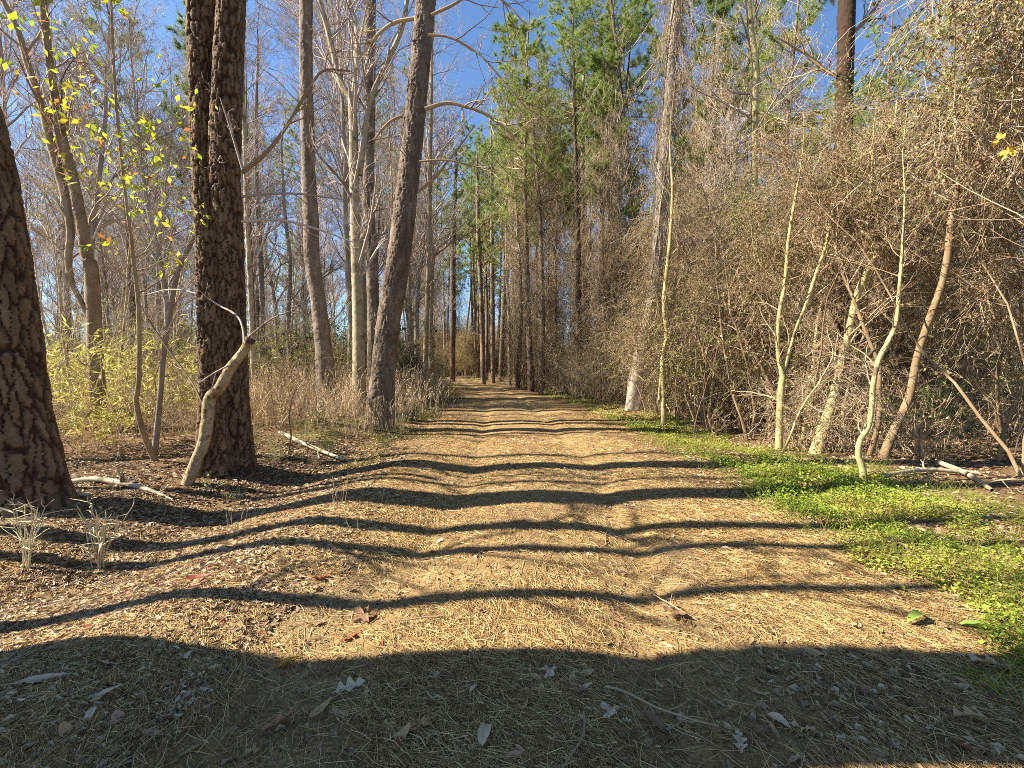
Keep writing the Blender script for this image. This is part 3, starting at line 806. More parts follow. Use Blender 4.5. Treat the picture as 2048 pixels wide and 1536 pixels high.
# the twin trunk
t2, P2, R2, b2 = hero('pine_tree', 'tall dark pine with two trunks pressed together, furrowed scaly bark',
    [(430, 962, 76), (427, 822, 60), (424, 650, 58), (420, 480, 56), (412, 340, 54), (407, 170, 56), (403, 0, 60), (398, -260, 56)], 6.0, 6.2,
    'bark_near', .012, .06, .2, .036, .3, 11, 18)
W, R = trace([(474, 925, 70), (470, 822, 60), (464, 650, 56), (456, 480, 60), (450, 340, 62), (455, 170, 60), (463, 0, 54), (470, -260, 50)], 6.3, 5.95)
for k in range(1, 4): W = np.vstack([W, W[-1] + np.array([.15, 0, 2.8])]); R = np.append(R, R[-1] * .85)
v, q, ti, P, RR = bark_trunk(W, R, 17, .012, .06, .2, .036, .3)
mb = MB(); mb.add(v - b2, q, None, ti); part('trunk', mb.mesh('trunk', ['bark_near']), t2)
part('branch', limb_mesh([(484, 345, 8), (530, 308, 7), (575, 250, 6), (625, 165, 5), (652, 140, 4), (700, 142, 3)], 6.1, b2, 'twig_brown', 7, 7, .9, 5), t2)
part('branch', limb_mesh([(484, 393, 6), (540, 388, 5), (600, 388, 4), (690, 400, 2)], 6.0, b2, 'twig', 6, 6, .6, 6), t2)
part('branch', limb_mesh([(484, 443, 6), (560, 440, 5), (640, 460, 4), (720, 490, 2)], 6.0, b2, 'twig', 6, 6, .6, 7), t2)
part('branch', limb_mesh([(486, 340, 6), (455, 240, 3), (440, 195, 2)], 5.6, b2, 'twig', 5, 3, .3, 8), t2)
c = MB()
branches(c, P - b2, RR, 16, .25, .62, .6, 2, (3, 2), r=np.random.default_rng(5), ang=(.9, 1.5), rr=.05, minr=.003, wig=.22)
part('dead_twigs', c.mesh('dead_twigs', ['twig']), t2)

# the crooked sawn-off sapling in front of it
W, R = trace([(384, 945, 24), (395, 915, 24), (407, 887, 25), (415, 842, 26), (420, 798, 26), (441, 774, 25), (461, 736, 22), (485, 706, 20), (501, 678, 19)], 5.5)
v, q, ti, P, RR = bark_trunk(W, R, 23, .012, .07, .05, .006, .15)
bs = W[0].copy(); ts = thing('cut_sapling', 'crooked pale sapling sawn off at head height in front of the twin-trunk pine', 'young tree', bs)
mb = MB(); mb.add(v - bs, q, None, ti); part('trunk', mb.mesh('trunk', ['bark_cut']), ts)
mb = MB(); tg = norm(P[-1] - P[-3]); a_, b_, _ = frames(np.stack([P[-2] - tg * .01, P[-1] + tg * .012])[None])
th = np.linspace(0, 2 * PI, 24, endpoint=False)
ring = lambda c_, r_: c_ + r_ * (np.cos(th)[:, None] * a_[0, 0] + np.sin(th)[:, None] * b_[0, 0]) * (1 + .08 * np.sin(th * 5)[:, None])
r0 = RR[-1] * 1.1
rings = [ring(P[-1] - tg * .05, r0 * 1.03), ring(P[-1] + tg * .004, r0 * 1.06), ring(P[-1] + tg * .012, r0 * .8), ring(P[-1] + tg * .008, r0 * .25), np.repeat((P[-1] + tg * .006)[None], 24, 0)]
i_ = np.arange(4)[:, None] * 24; s0 = np.arange(24)[None]; s1 = (s0 + 1) % 24
mb.add(np.concatenate(rings) - bs, np.stack([i_ + s0, i_ + s1, i_ + 24 + s1, i_ + 24 + s0], -1))
part('cut_end', mb.mesh('cut_end', ['sawn_or_shaded_wood']), ts, 'dark weathered sawn end')
part('branch', limb_mesh([(488, 690, 5), (487, 665, 4), (480, 640, 4), (465, 625, 4), (440, 612, 4), (400, 590, 4), (345, 579, 3), (297, 588, 2)], 5.5, bs, 'twig', 6, 5, .4, 9, 6.2), ts)
part('branch', limb_mesh([(455, 732, 4), (425, 748, 3), (395, 768, 2)], 5.4, bs, 'twig', 5, 3, .25, 10), ts)
part('branch', limb_mesh([(490, 680, 4), (540, 640, 3), (590, 618, 2)], 5.5, bs, 'twig', 5, 4, .35, 12), ts)
part('branch', limb_mesh([(408, 815, 4), (390, 775, 3), (370, 745, 3), (330, 690, 3), (285, 620, 2)], 5.5, bs, 'twig_brown', 5, 4, .35, 13, 6.0), ts)

CR = dict(n=22, t0=.22, t1=1, length=2.4, twig='twig', levels=3, counts=(5, 4, 4))
hero('pine_tree', 'straight rough-barked pine rising from tan grass beyond the twin-trunk pine',
    [(650, 735, 37), (646, 685, 33), (636, 600, 31), (624, 514, 31), (622, 444, 31), (617, 342, 29), (614, 239, 27), (612, 116, 26), (612, 0, 26), (612, -300, 25)], 11.5, None,
    'bark_pine', .03, .07, .16, .02, .2, 31, 19, dict(CR, n=26, t0=.1, length=1.5, rr=.12))
hero('forked_tree', 'pale smooth-barked tree forking into upright limbs behind the leaning pine',
    [(721, 815, 30), (718, 753, 26), (717, 651, 24), (713, 513, 22), (708, 342, 19), (706, 239, 17), (702, 196, 15), (684, 171, 13), (670, 120, 12), (653, 51, 11), (620, -80, 10), (600, -250, 8)], 11, None,
    'bark_pale', .03, .25, .12, .006, .2, 41, 0, dict(CR, n=22, length=2.2, rr=.4, up=.2, fork_n=14),
    extra=[([(704, 215, 13), (715, 120, 12), (713, 51, 11), (698, 0, 10), (690, -150, 8), (700, -300, 6)], 11),
           ([(719, 350, 13), (728, 280, 11), (739, 205, 11), (763, 147, 10), (800, 68, 9), (814, 0, 8), (830, -150, 6), (835, -260, 4)], 11)])
hero('pine_tree', 'dark straight pine standing close behind the pale forked tree',
    [(748, 800, 27), (746, 634, 24), (744, 531, 24), (737, 410, 23), (739, 239, 22), (740, 0, 22), (742, -200, 20)], 14.5, None,
    'bark_pine', .035, .08, .17, .02, .2, 47, 20, dict(CR, n=20, length=1.6, rr=.15))
t6, P6, R6, b6 = hero('pine_tree', 'thick ridged pine leaning toward the track at the bank edge',
    [(760, 832, 56), (766, 753, 48), (776, 651, 46), (793, 548, 45), (807, 444, 43), (822, 308, 40), (838, 154, 37), (852, 0, 36), (874, -250, 33)], 10, None,
    'bark_pine', .017, .05, .26, .036, .16, 53, 19)
for pts, d, n_, ln in (([(850, 218, 9), (893, 206, 8), (930, 213, 7), (965, 225, 6), (1000, 248, 5), (1030, 275, 4), (1060, 312, 2)], 9.8, 12, 1.3),
                 ([(835, 385, 6), (870, 355, 6), (893, 326, 5), (925, 285, 3), (950, 250, 2)], 9.9, 8, .7),
                 ([(862, 30, 6), (905, 10, 6), (960, -20, 5), (1010, 5, 4), (1060, 60, 2)], 9.8, 12, 1.4),
                 ([(856, 70, 5), (900, 75, 5), (960, 110, 4), (1030, 190, 3), (1075, 240, 2)], 9.6, 12, 1.3),
                 ([(838, 36, 8), (790, 45, 7), (755, 70, 6), (720, 115, 4)], 10, 6, .8),
                 ([(805, 232, 7), (785, 240, 6), (765, 258, 5), (748, 280, 4)], 9.9, 4, .6),
                 ([(838, 323, 4), (890, 320, 4), (940, 330, 3), (1000, 345, 2)], 9.7, 8, .8)):
    part('branch', limb_mesh(pts, d, b6, 'twig_brown', 6, n_, ln, int(pts[0][1])), t6)
c = MB()
branches(c, P6 - b6, R6, 26, .1, .62, .7, 2, (3, 2), r=np.random.default_rng(15), ang=(.9, 1.5), rr=.045, minr=.004, wig=.22)
part('dead_twigs', c.mesh('dead_twigs', ['twig']), t6)

# the vine-hung pine across the track
t7, P7, R7, b7 = hero('vine_hung_pine', 'leaning pine draped from foot to top in hanging dead vines across the track',
    [(1277, 768, 38), (1281, 735, 33), (1292, 668, 27), (1306, 583, 25), (1316, 513, 25), (1328, 342, 24), (1338, 205, 22), (1348, 68, 21), (1354, 0, 21), (1362, -200, 20)], 14, None,
    'bark_grey', .03, .08, .18, .02, .25, 61, 19)
def drape(mb, P, R, n, leaf_n, seed, spread=.2, z0=.12, length=(.8, 2.6), twig=(.12, .3)):
    r = np.random.default_rng(seed)
    t = r.uniform(z0, 1, n) * (len(P) - 1); i = np.minimum(t.astype(int), len(P) - 2)
    th = r.uniform(0, 2 * PI, n); rad = R[i] + np.abs(r.normal(0, spread, n))
    p = P[i] + np.column_stack([np.cos(th) * rad, np.sin(th) * rad, r.uniform(-.1, .1, n)])
    vine_strands(mb, p, np.column_stack([r.normal(0, .22, n), r.normal(0, .22, n), -np.ones(n)]), r.uniform(*length, n), 9, .2, -.15, (.003, .01), 7, leaf_n, (.03, .06), r, sublen=twig)
c = MB(); drape(c, P7 - b7, R7, 560, 8000, 71, .24, .3); part('vine', c.mesh('vine', ['vine', 'dead_leaf']), t7)
for k in range(3):
    th = k * 2.1 + .4; s_ = np.linspace(0, 1, 60)
    i_ = (s_ * (len(P7) - 1) * .8).astype(int)
    Q = (P7 - b7)[i_] + (R7[i_] + .02)[:, None] * np.column_stack([np.cos(th + s_ * 4), np.sin(th + s_ * 4), 0 * s_])
    mb = MB(); tubes(mb, Q[None], np.full((1, 60), .02), 6, np.array([.3])); part('vine', mb.mesh('vine', ['vine']), t7)

# yellow barked saplings along the far verge
YC = dict(n=24, t0=.14, length=1.1, twig='twig_brown', levels=3, counts=(5, 4, 3), rr=.35, up=.05)
hero('forked_sapling', 'yellow-lit sapling that forks into a narrow V at waist height on the verge',
    [(1558, 902, 15), (1560, 822, 15), (1563, 770, 14), (1565, 750, 13), (1556, 702, 9), (1558, 634, 9), (1570, 565, 8), (1577, 480, 7), (1590, 400, 6)], 8.2, None,
    'bark_yellow', .02, .2, .1, .004, .2, 71, 0, YC, extra=[([(1566, 745, 11), (1575, 712, 10), (1591, 658, 9), (1611, 610, 9), (1632, 548, 8), (1652, 487, 7), (1668, 400, 6), (1680, 330, 4)], 8.2)])
hero('sapling', 'thick yellowish sapling leaning out over the verge with a crooked forked top',
    [(1632, 906, 25), (1649, 849, 22), (1666, 798, 20), (1681, 733, 17), (1693, 685, 16), (1710, 606, 15), (1724, 565, 15), (1744, 524, 15), (1750, 504, 13), (1739, 470, 10), (1737, 427, 8), (1742, 380, 6)], 8.0, None,
    'bark_yellow', .016, .2, .1, .005, .3, 73, 0, YC, extra=[([(1750, 506, 11), (1768, 485, 10), (1772, 450, 9), (1778, 420, 9), (1785, 284, 7), (1795, 200, 5)], 8.0), ([(1752, 500, 8), (1790, 470, 7), (1830, 455, 6), (1880, 470, 4)], 7.9)])
hero('sapling', 'slim S-curved yellow sapling rooted in the bright green weeds',
    [(1727, 995, 14), (1726, 941, 14), (1717, 911, 13), (1720, 883, 12), (1738, 849, 12), (1744, 805, 12), (1746, 770, 11), (1758, 719, 12), (1775, 685, 11), (1792, 644, 10), (1800, 560, 8), (1806, 480, 6)], 5.45, None,
    'bark_yellow', .012, .2, .08, .004, .3, 79, 0, dict(YC, length=.7))
hero('sapling', 'brown leaning sapling hung with vines behind the S-curved yellow sapling',
    [(1758, 937, 22), (1779, 883, 20), (1803, 829, 19), (1820, 788, 18), (1833, 719, 17), (1854, 651, 17), (1881, 576, 16), (1895, 514, 17), (1902, 444, 16), (1915, 376, 12), (1925, 250, 9), (1930, 100, 6)], 7.15, None,
    'bark_brown', .016, .2, .1, .005, .25, 83, 0, dict(YC, n=16, t0=.5, length=1.4), extra=[([(1895, 520, 14), (1940, 478, 12), (1990, 440, 10), (2040, 425, 8), (2100, 400, 6)], 7.15)])
hero('sapling', 'slender pale two-stemmed sapling near the foot of the vine-hung leaning pine',
    [(1327, 824, 10), (1325, 719, 9), (1333, 668, 8), (1328, 600, 8), (1340, 480, 7), (1345, 380, 6), (1340, 300, 4)], 11, None,
    'bark_yellow', .03, .2, .1, .003, .2, 89, 0, dict(YC, n=16, length=1.2), extra=[([(1318, 800, 6), (1324, 730, 6), (1334, 660, 6), (1352, 560, 5), (1362, 470, 4), (1380, 380, 3)], 11)])
hero('bare_tree', 'tall pale yellow-lit trunk standing above the vine thicket',
    [(1520, 830, 22), (1512, 600, 17), (1509, 427, 14), (1509, 308, 13), (1510, 205, 14), (1512, 137, 14), (1503, 68, 13), (1497, 0, 12), (1488, -150, 10), (1480, -300, 8)], 14, None,
    'bark_yellow', .04, .2, .12, .006, .2, 97, 0, dict(YC, n=18, t0=.3, length=2.6, twig='twig'))
hero('pine_tree', 'thick pine trunk coloured near-black for vine shade, rising out of the vine thicket',
    [(1678, 800, 40), (1684, 500, 38), (1688, 200, 36), (1691, 102, 35), (1694, 0, 35), (1698, -200, 34)], 12, None,
    'sawn_or_shaded_wood', .03, .08, .17, .02, .2, 101, 20, dict(YC, n=10, t0=.45, length=2.2, twig='twig_brown'))  # bark colour blackened to stand for the shade of the vines

# brown leaning trees and stems beyond the plated pine
hero('bare_tree', 'brown tree leaning over with a forked upper trunk beyond the plated pine',
    [(196, 800, 36), (190, 690, 34), (187, 600, 32), (181, 531, 31), (174, 513, 28), (160, 427, 25), (143, 342, 23), (123, 273, 23), (109, 188, 19), (96, 102, 18), (87, 17, 18), (76, -120, 16), (60, -300, 12)], 9, None,
    'bark_brown', .025, .12, .14, .009, .15, 103, 0, dict(CR, n=20, t0=.3, length=2.0, twig='twig_brown'),
    extra=[([(180, 640, 15), (160, 600, 14), (143, 565, 15), (137, 514, 16), (141, 461, 18), (130, 393, 20), (113, 325, 21), (102, 290, 20), (82, 205, 18), (58, 137, 17), (38, 68, 15), (14, 17, 14), (-60, -120, 10)], 9)])
tS, PS, RS, bS = hero('sapling', 'thin dark sapling carrying yellow leaves between the plated pine and the twin-trunk pine',
    [(304, 907, 14), (287, 866, 13), (273, 805, 12), (278, 753, 11), (277, 617, 10), (266, 514, 9), (263, 478, 8), (253, 410, 7), (232, 205, 6), (222, 0, 5), (214, -120, 3)], 6.4, 5.2,
    'bark_brown', .02, .2, .1, .003, .2, 107)
c = MB(); allP = branches(c, PS - bS, RS, 26, .3, .98, 1.0, 2, (4, 3), r=np.random.default_rng(31), ang=(.7, 1.3), rr=.4, minr=.002)
part('crown', c.mesh('crown', ['twig_brown']), tS)
l = MB(); rl = np.random.default_rng(9)
Qc = allP[2]; far_ = Qc[Qc[:, -1, 2] > 1.9]
p, tg = pick_pts(far_, 380, .3, 1, rl)
cl = np.array([at(u, v, 5.6) - bS for u, v in ((185, 270), (240, 250), (225, 345), (300, 355), (160, 170), (90, 70), (290, 420), (330, 300), (120, 215), (345, 200))])
p2 = cl[rl.integers(0, len(cl), 340)] + rl.normal(0, .2, (340, 3)) * np.array([1, 1, .8])
p = np.vstack([p, p2]); tg = np.vstack([tg, rl.normal(size=(340, 3))])
leaves(l, p, tg * .5 + rl.normal(0, .5, p.shape) + np.array([0, 0, -.4]), rl.uniform(.05, .12, len(p)), .5, None, .15, rl.random(len(p)), 0)
part('foliage', l.mesh('foliage', ['yellow_leaf']), tS)
hero('sapling', 'bent grey sapling leaning against the twin-trunk pine from its far side',
    [(311, 892, 13), (321, 788, 12), (328, 702, 12), (342, 617, 11), (355, 548, 10), (386, 480, 9), (400, 455, 7)], 7.0, 6.9,
    'bark_grey', .02, .2, .1, .003, .2, 109, 0, dict(YC, n=12, t0=.2, length=.9, twig='twig'))

# trunks one can tell apart further back
for nm, lab, pts, d, bk, H in (
    ('pine_tree', 'tall pale pine with a bare trunk standing in the blue gap beyond the track', [(1224, 725, 15), (1228, 583, 14), (1228, 480, 14), (1224, 444, 12), (1224, 308, 11), (1221, 205, 10), (1219, 90, 8)], 26, 'bark_pine', 26),
    ('pine_tree', 'darker slim pine pressed against the tall pale pine in the blue gap', [(1228, 725, 10), (1231, 513, 9), (1234, 410, 9), (1239, 256, 8), (1246, 130, 6)], 30, 'bark_pine', 27),
    ('pine_tree', 'straight slim pine half way along the blue gap', [(1169, 735, 10), (1169, 600, 9), (1166, 513, 9), (1166, 342, 8), (1166, 205, 7), (1168, 150, 6)], 32, 'bark_pine', 22),
    ('pine_tree', 'slim pine with a green tuft of crown over the hanging vines', [(1098, 735, 8), (1100, 513, 8), (1101, 342, 8), (1097, 220, 6), (1095, 150, 4)], 36, 'bark_pine', 24),
    ('pine_tree', 'dark pine beside the bend where the track turns away', [(905, 735, 11), (906, 640, 11), (906, 531, 10), (908, 430, 9), (912, 330, 7)], 45, 'bark_pine', 24),
    ('pine_tree', 'brown pine on the inside of the far bend', [(966, 738, 10), (964, 650, 10), (961, 560, 9), (957, 480, 9), (955, 380, 7)], 38, 'bark_pine', 20),
    ('pine_tree', 'dark thin pine just behind the brown pine at the bend', [(986, 735, 9), (985, 600, 9), (984, 480, 8), (983, 350, 7)], 40, 'bark_pine', 23),
    ('bare_tree', 'dark straight trunk on the grassy edge beyond the leaning pine', [(849, 790, 10), (852, 685, 10), (855, 600, 10), (858, 480, 9), (862, 239, 7), (864, 100, 5)], 18, 'bark_brown', 0),
    ('bare_tree', 'thin dark trunk just behind the leaning pine', [(828, 770, 8), (825, 720, 8), (819, 583, 7), (816, 450, 6), (812, 330, 4)], 20, 'bark_brown', 0),
    ('bare_tree', 'thin leaning white trunk among the hanging vines', [(1120, 748, 6), (1105, 690, 6), (1085, 640, 6), (1067, 600, 6), (1050, 540, 5), (1036, 480, 4)], 26, 'bark_pale', 0),
    ('bare_tree', 'pale grey trunk just beyond the twin-trunk pine', [(510, 800, 12), (505, 690, 11), (500, 560, 11), (494, 430, 10), (490, 300, 9), (487, 200, 8), (484, 60, 6)], 13, 'bark_pale', 0),
    ('bare_tree', 'grey trunk with a slight bend beyond the twin-trunk pine', [(520, 780, 11), (525, 640, 11), (522, 520, 10), (514, 380, 9), (512, 240, 7), (516, 100, 5)], 17, 'bark_grey', 0),
    ('bare_tree', 'slim grey tree with a low fork in the leafless woods', [(578, 760, 9), (577, 640, 9), (580, 520, 8), (570, 430, 7), (563, 300, 5)], 20, 'bark_grey', 0)):
    t, P, RR, b = hero(nm, lab, pts, d, None, bk, .07, .12, .25, .015, .1, int(pts[0][0]), H, None if H else dict(CR, n=18, t0=.3, length=2.0, counts=(5, 4, 3)))
    if H:
        r = np.random.default_rng(int(pts[0][0]) + 3); c = MB()
        K = len(P); P_ = P - b
        st, dd, ln, ra = sprout(P_[None], RR[None], 34, .5, .99, (.9, 1.4), (1, 1), .3, np.array([1.]), .12, r)
        tt = np.clip(st[:, 2] / H, 0, 1); ln = r.uniform(1.2, 3.4, len(st)) * (1.25 - .6 * tt)
        Q = walk(st, dd, ln, 7, .14, .06, r); RQ = taper(np.maximum(ra, .012), 7, .3); tubes(c, Q, RQ, 4)
        st, dd, l2, ra = sprout(Q, RQ, 7, .3, 1, (.4, 1.), (.25, .45), .5, None, .15, r)
        Q2 = walk(st, dd, np.maximum(l2, .3), 5, .15, .06, r); tubes(c, Q2, taper(np.maximum(ra, .006), 5, .4), 3)
        m = len(Q2) * 6; p, tg = pick_pts(Q2, m, .25, 1, r); k = 13
        pp = np.repeat(p, k, 0); d3 = norm(np.repeat(tg, k, 0) * .55 + r.normal(size=(m * k, 3)) * .75)
        s = norm(np.cross(d3, r.normal(size=d3.shape))) * .009
        nd = MB(); nd.add(np.stack([pp - s, pp + s, pp + d3 * r.uniform(.13, .23, (m * k, 1))], 1), None, np.arange(m * k * 3).reshape(-1, 3), np.repeat(np.clip(np.repeat(r.uniform(.15, .9, m), k) + r.normal(0, .1, m * k), 0, 1), 3), 0)
        part('needles', nd.mesh('needles', ['needle_green']), part('crown', c.mesh('crown', ['twig_brown']), t))
print('heroes', time.time() - T0)

# ------------------------------------------------------------------ trees standing beside the camera, known by their shadows on the track
def shadow_tree(x, D, dia, H, lean, label, kind='pine_tree', seed=1, crown_n=8, t0=.75, clen=1.5):
    y = D + SUN_SLOPE * x - (lean[1] * -x * math.tan(SUN_EL))
    b = np.array([x, y, float(ground_h(x, y)) - .1])
    r = np.random.default_rng(seed)
    z = np.linspace(0, H, 14)
    P = np.column_stack([lean[0] * z + .03 * np.sin(z * .9 + seed), lean[1] * z + .025 * np.sin(z * 1.3 + seed * 2), z])
    R = dia / 2 * np.linspace(1.05, .5, 14)
    v, q, ti, PP, RR = bark_trunk(P, R, seed, .05, .08, .17, min(.02, dia * .06), .15)
    t = thing(kind, label, 'tree', b)
    mb = MB(); mb.add(v, q, None, ti); part('trunk', mb.mesh('trunk', ['bark_pine' if dia > .2 else 'bark_brown']), t)
    c = MB(); branches(c, PP, RR, crown_n, t0, 1, clen, 3, (5, 4, 3), r=r, rr=.35, up=.05)
    part('crown', c.mesh('crown', ['twig_brown']), t)
for i, a in enumerate((
    (-4.6, 1.84, .78, 18, (.0, -.075), 'broad trunk beside the camera whose shadow crosses the bottom of the view'),
    (-5.4, 2.72, .17, 7.5, (0.02, .0), 'thin leaning sapling casting the narrow shadow above the broad one'),
    (-5.9, 3.46, .17, 8.5, (.0, -.06), 'thin upright sapling casting the third narrow shadow on the track'),
    (-6.6, 3.92, .26, 11, (.01, -.05), 'slim trunk casting the fourth shadow across the ruts'),
    (-8.3, 5.5, .16, 10, (.0, .0), 'slim trunk behind the plated pine casting a faint shadow'),
    (-11.5, 7.2, .2, 14, (.0, .0), 'straight trunk beyond the plated pine in the open woods'))):
    shadow_tree(*a, kind='pine_tree' if a[2] > .3 else 'bare_tree', seed=120 + i, crown_n=16 if a[2] < .3 else 10, t0=.38 if a[2] < .3 else .75, clen=1.2)

# ------------------------------------------------------------------ planting
def spots(n, xf, y0, y1, mind, seed, power=1.0):
    r = random.Random(seed); out = []
    for _ in range(n * 30):
        if len(out) >= n: break
        y = y0 + (y1 - y0) * r.random() ** power
        x = xf(r, y)
        if all((x - a) ** 2 + (y - b) ** 2 > mind * mind for a, b in out): out.append((x, y))
    return out
left = lambda near, far: (lambda r, y: float(road_c(y)) - r.uniform(near, min(far, 1.3 * y + 3 + float(road_c(y)) * 0)))
right = lambda near, far: (lambda r, y: float(road_c(y)) + r.uniform(near, min(far, 1.35 * y + 3)))

for i, (x, y) in enumerate(spots(66, left(5.5, 44), 15, 52, 1.5, 1)):
    plant(f'bare{i % 5}', x, y, 'leafless grey tree in the open woods beyond the twin-trunk pine', 'leafless trees in the open woods', None, random.uniform(.75, 1.15))
for i, (x, y) in enumerate(spots(34, right(6, 40), 15, 50, 1.8, 2)):
    plant(f'bare{(i + 2) % 5}', x, y, 'leafless tree standing deep behind the vine thicket', 'leafless trees behind the vine thicket', None, random.uniform(.7, 1.1))
for i, (x, y) in enumerate(spots(34, left(3.6, 34), 11, 40, 1.0, 3)):
    plant(f'thin{i % 4}', x, y, 'spindly bare sapling in the open woods beyond the tan grass', 'spindly saplings in the open woods', None, random.uniform(.7, 1.2), tilt=random.gauss(0, .08))
for i, (x, y) in enumerate(spots(30, right(3.6, 22), 9.5, 34, 1.0, 4)):
    plant(f'thin{i % 4}', x, y, 'spindly bare sapling at the edge of the vine thicket', 'spindly saplings by the vine thicket', None, random.uniform(.6, 1.1), tilt=random.gauss(0, .1))
for i, (x, y) in enumerate(spots(40, right(4.5, 34), 24, 66, 2.4, 5)):
    plant(f'pine{i % 5}', x, y, 'tall green-crowned pine rising behind the vine thicket', 'green-crowned pines behind the thicket', None, random.uniform(.85, 1.1))
for i, (x, y) in enumerate(spots(18, left(6, 50), 32, 75, 3.5, 6)):
    plant(f'pine{i % 5}', x, y, 'green-crowned pine far back in the leafless woods', 'pines far back in the leafless woods', None, random.uniform(.6, .95))
for i, (x, y) in enumerate(spots(12, right(4.2, 13), 19, 42, 1.8, 7)):
    plant(f'vinetree{i % 3}', x, y, 'bare tree shrouded in hanging brown vines along the middle of the track', 'vine-shrouded trees along the track', None, random.uniform(.7, 1.05))
# the far wood that closes the view
for i, (x, y) in enumerate(spots(95, lambda r, y: r.uniform(-1.15 * y, 1.15 * y), 55, 120, 2.2, 8)):
    if abs(x - road_c(y)) < 3.2: continue
    plant(f'bare{i % 5}', x, y, 'distant leafless tree closing the view beyond the bend', 'distant leafless trees beyond the bend', None, random.uniform(.8, 1.2))
for i, (x, y) in enumerate(spots(26, lambda r, y: r.uniform(-.7 * y, 1.0 * y), 62, 120, 4, 9)):
    if abs(x - road_c(y)) < 4: continue
    plant(f'pine{i % 5}', x, y, 'distant pine crown showing over the woods beyond the bend', 'distant pines beyond the bend', None, random.uniform(.65, .9))
for i, (x, y) in enumerate(spots(60, lambda r, y: r.uniform(-1.1 * y, 1.1 * y), 40, 110, 1.6, 10)):
    if abs(x - road_c(y)) < 3.5: continue
    k = ['twiggy0', 'dark0', 'mound1', 'privet0', 'tangle1'][i % 5]
    plant(k, x, y, 'distant understorey bush beneath the woods beyond the bend', 'distant understorey bushes', None, random.uniform(1.2, 1.9))

# the thicket of dead vines
TG = 'dead vine tangles along the verge'
for k, x, y, s, lab in (
    ('tangle2', 6.9, 5.4, 1.0, 'towering brown vine mass hanging over the verge, closest to the camera'),
    ('tangle0', 8.4, 7.0, 1.05, 'dense brown vine mass behind the vine-hung brown sapling'),
    ('tangle2', 6.1, 8.9, .9, 'tall vine mass wrapping the crooked forked sapling'),
    ('tangle3', 5.6, 11.2, 1.0, 'broad vine mass behind the V-forked sapling'),
    ('tangle0', 9.2, 10.2, 1.25, 'tall vine mass below the near-black pine'),
    ('tangle1', 4.9, 13.2, 1.0, 'low vine mass beside the pale two-stemmed sapling'),
    ('tangle2', 11.6, 8.6, 1.2, 'tall vine mass deep in the thicket past the vine-hung sapling'),
    ('tangle0', 8.4, 14.0, 1.2, 'vine mass climbing under the tall pale yellow-lit trunk'),
    ('tangle3', 12.2, 12.6, 1.3, 'wide vine mass behind the near-black pine'),
    ('tangle2', 6.6, 16.6, 1.1, 'vine mass rising behind the vine-hung leaning pine')):
    plant(k, x, y, lab, TG, None, s)
for i, (x, y) in enumerate(spots(22, right(7.5, 26), 13, 34, 2.2, 12)):
    plant(f'tangle{i % 4}', x, y, 'brown vine tangle deep inside the thicket', 'vine tangles deep in the thicket', None, random.uniform(.9, 1.35))
for i, (x, y) in enumerate(spots(20, right(3.9, 11), 8, 26, 1.2, 13)):
    plant(f'mound{i % 2}', x, y, 'low brown bramble mound at the foot of the thicket', 'bramble mounds at the thicket foot', None, random.uniform(.55, 1.0))
for i, (x, y) in enumerate(spots(12, right(5.5, 11), 6.5, 12, 1.1, 14)):
    plant(f'twiggy{i % 2}', x, y, 'bare twiggy shrub among the yellow saplings', 'twiggy shrubs among the yellow saplings', None, random.uniform(.7, 1.1))
for k, x, y, s, lab in (('privet0', 4.7, 10.4, 1.15, 'loose shrub with small yellow-green leaves left of the V-forked sapling'), ('privet1', 5.6, 12.4, 1.3, 'second loose yellow-green shrub behind the first'),
                        ('privet1', 8.2, 6.6, .8, 'sparse green-leaved shrub behind the vine-hung brown sapling'), ('dark1', 7.4, 7.4, .55, 'dark glossy-leaved shrub between the leaning saplings')):
    plant(k, x, y, lab, None, None, s)
for i, (x, y) in enumerate(spots(10, right(3.4, 8), 20, 46, 1.5, 15)):
    plant(f'dark{i % 2}', x, y, 'green leafy shrub at the track edge before the bend', 'green shrubs at the track edge', None, random.uniform(.4, .8))
for i, (x, y) in enumerate(spots(40, right(4.2, 24), 17, 60, 2.2, 31)):
    plant(f'thicket{i % 3}', x, y, 'stand of brown whippy undergrowth filling the wood across the track', 'undergrowth stands across the track', None, random.uniform(.8, 1.3))
for i, (x, y) in enumerate(spots(44, left(4.5, 40), 17, 62, 2.4, 32)):
    plant(f'thicket{(i + 1) % 3}', x, y, 'stand of brown whippy undergrowth in the open woods', 'undergrowth stands in the open woods', None, random.uniform(.6, 1.0))
for i, (x, y) in enumerate(spots(44, lambda r, y: r.uniform(-1.1 * y, 1.1 * y), 60, 112, 3.5, 33)):
    if abs(x - road_c(y)) < 3: continue
    plant(f'thicket{i % 3}', x, y, 'distant undergrowth stand closing the end of the track', 'distant undergrowth stands', None, random.uniform(1.3, 2.2))
for i, (x, y) in enumerate(spots(22, lambda r, y: r.uniform(-1.2 * y, -.62 * y), 8.5, 19, 1.0, 34)):
    plant(f'thin{i % 4}', x, y, 'thin bare sapling rising through the cane', 'thin saplings among the cane', None, random.uniform(.55, 1.0), tilt=random.gauss(0, .08))
for x, y, k, sc_ in ((1.2, 27, 'pine0', .95), (4.0, 25, 'pine4', .9), (7.4, 23, 'pine1', .92), (9.5, 28, 'pine2', 1.1), (5.6, 33, 'pine0', 1.0), (-.2, 36, 'pine3', 1.2), (11.5, 21, 'pine4', .85), (13.5, 26, 'pine1', .95)):
    plant(k, x, y, 'tall green-crowned pine rising behind the vine thicket', 'green-crowned pines behind the thicket', None, sc_)
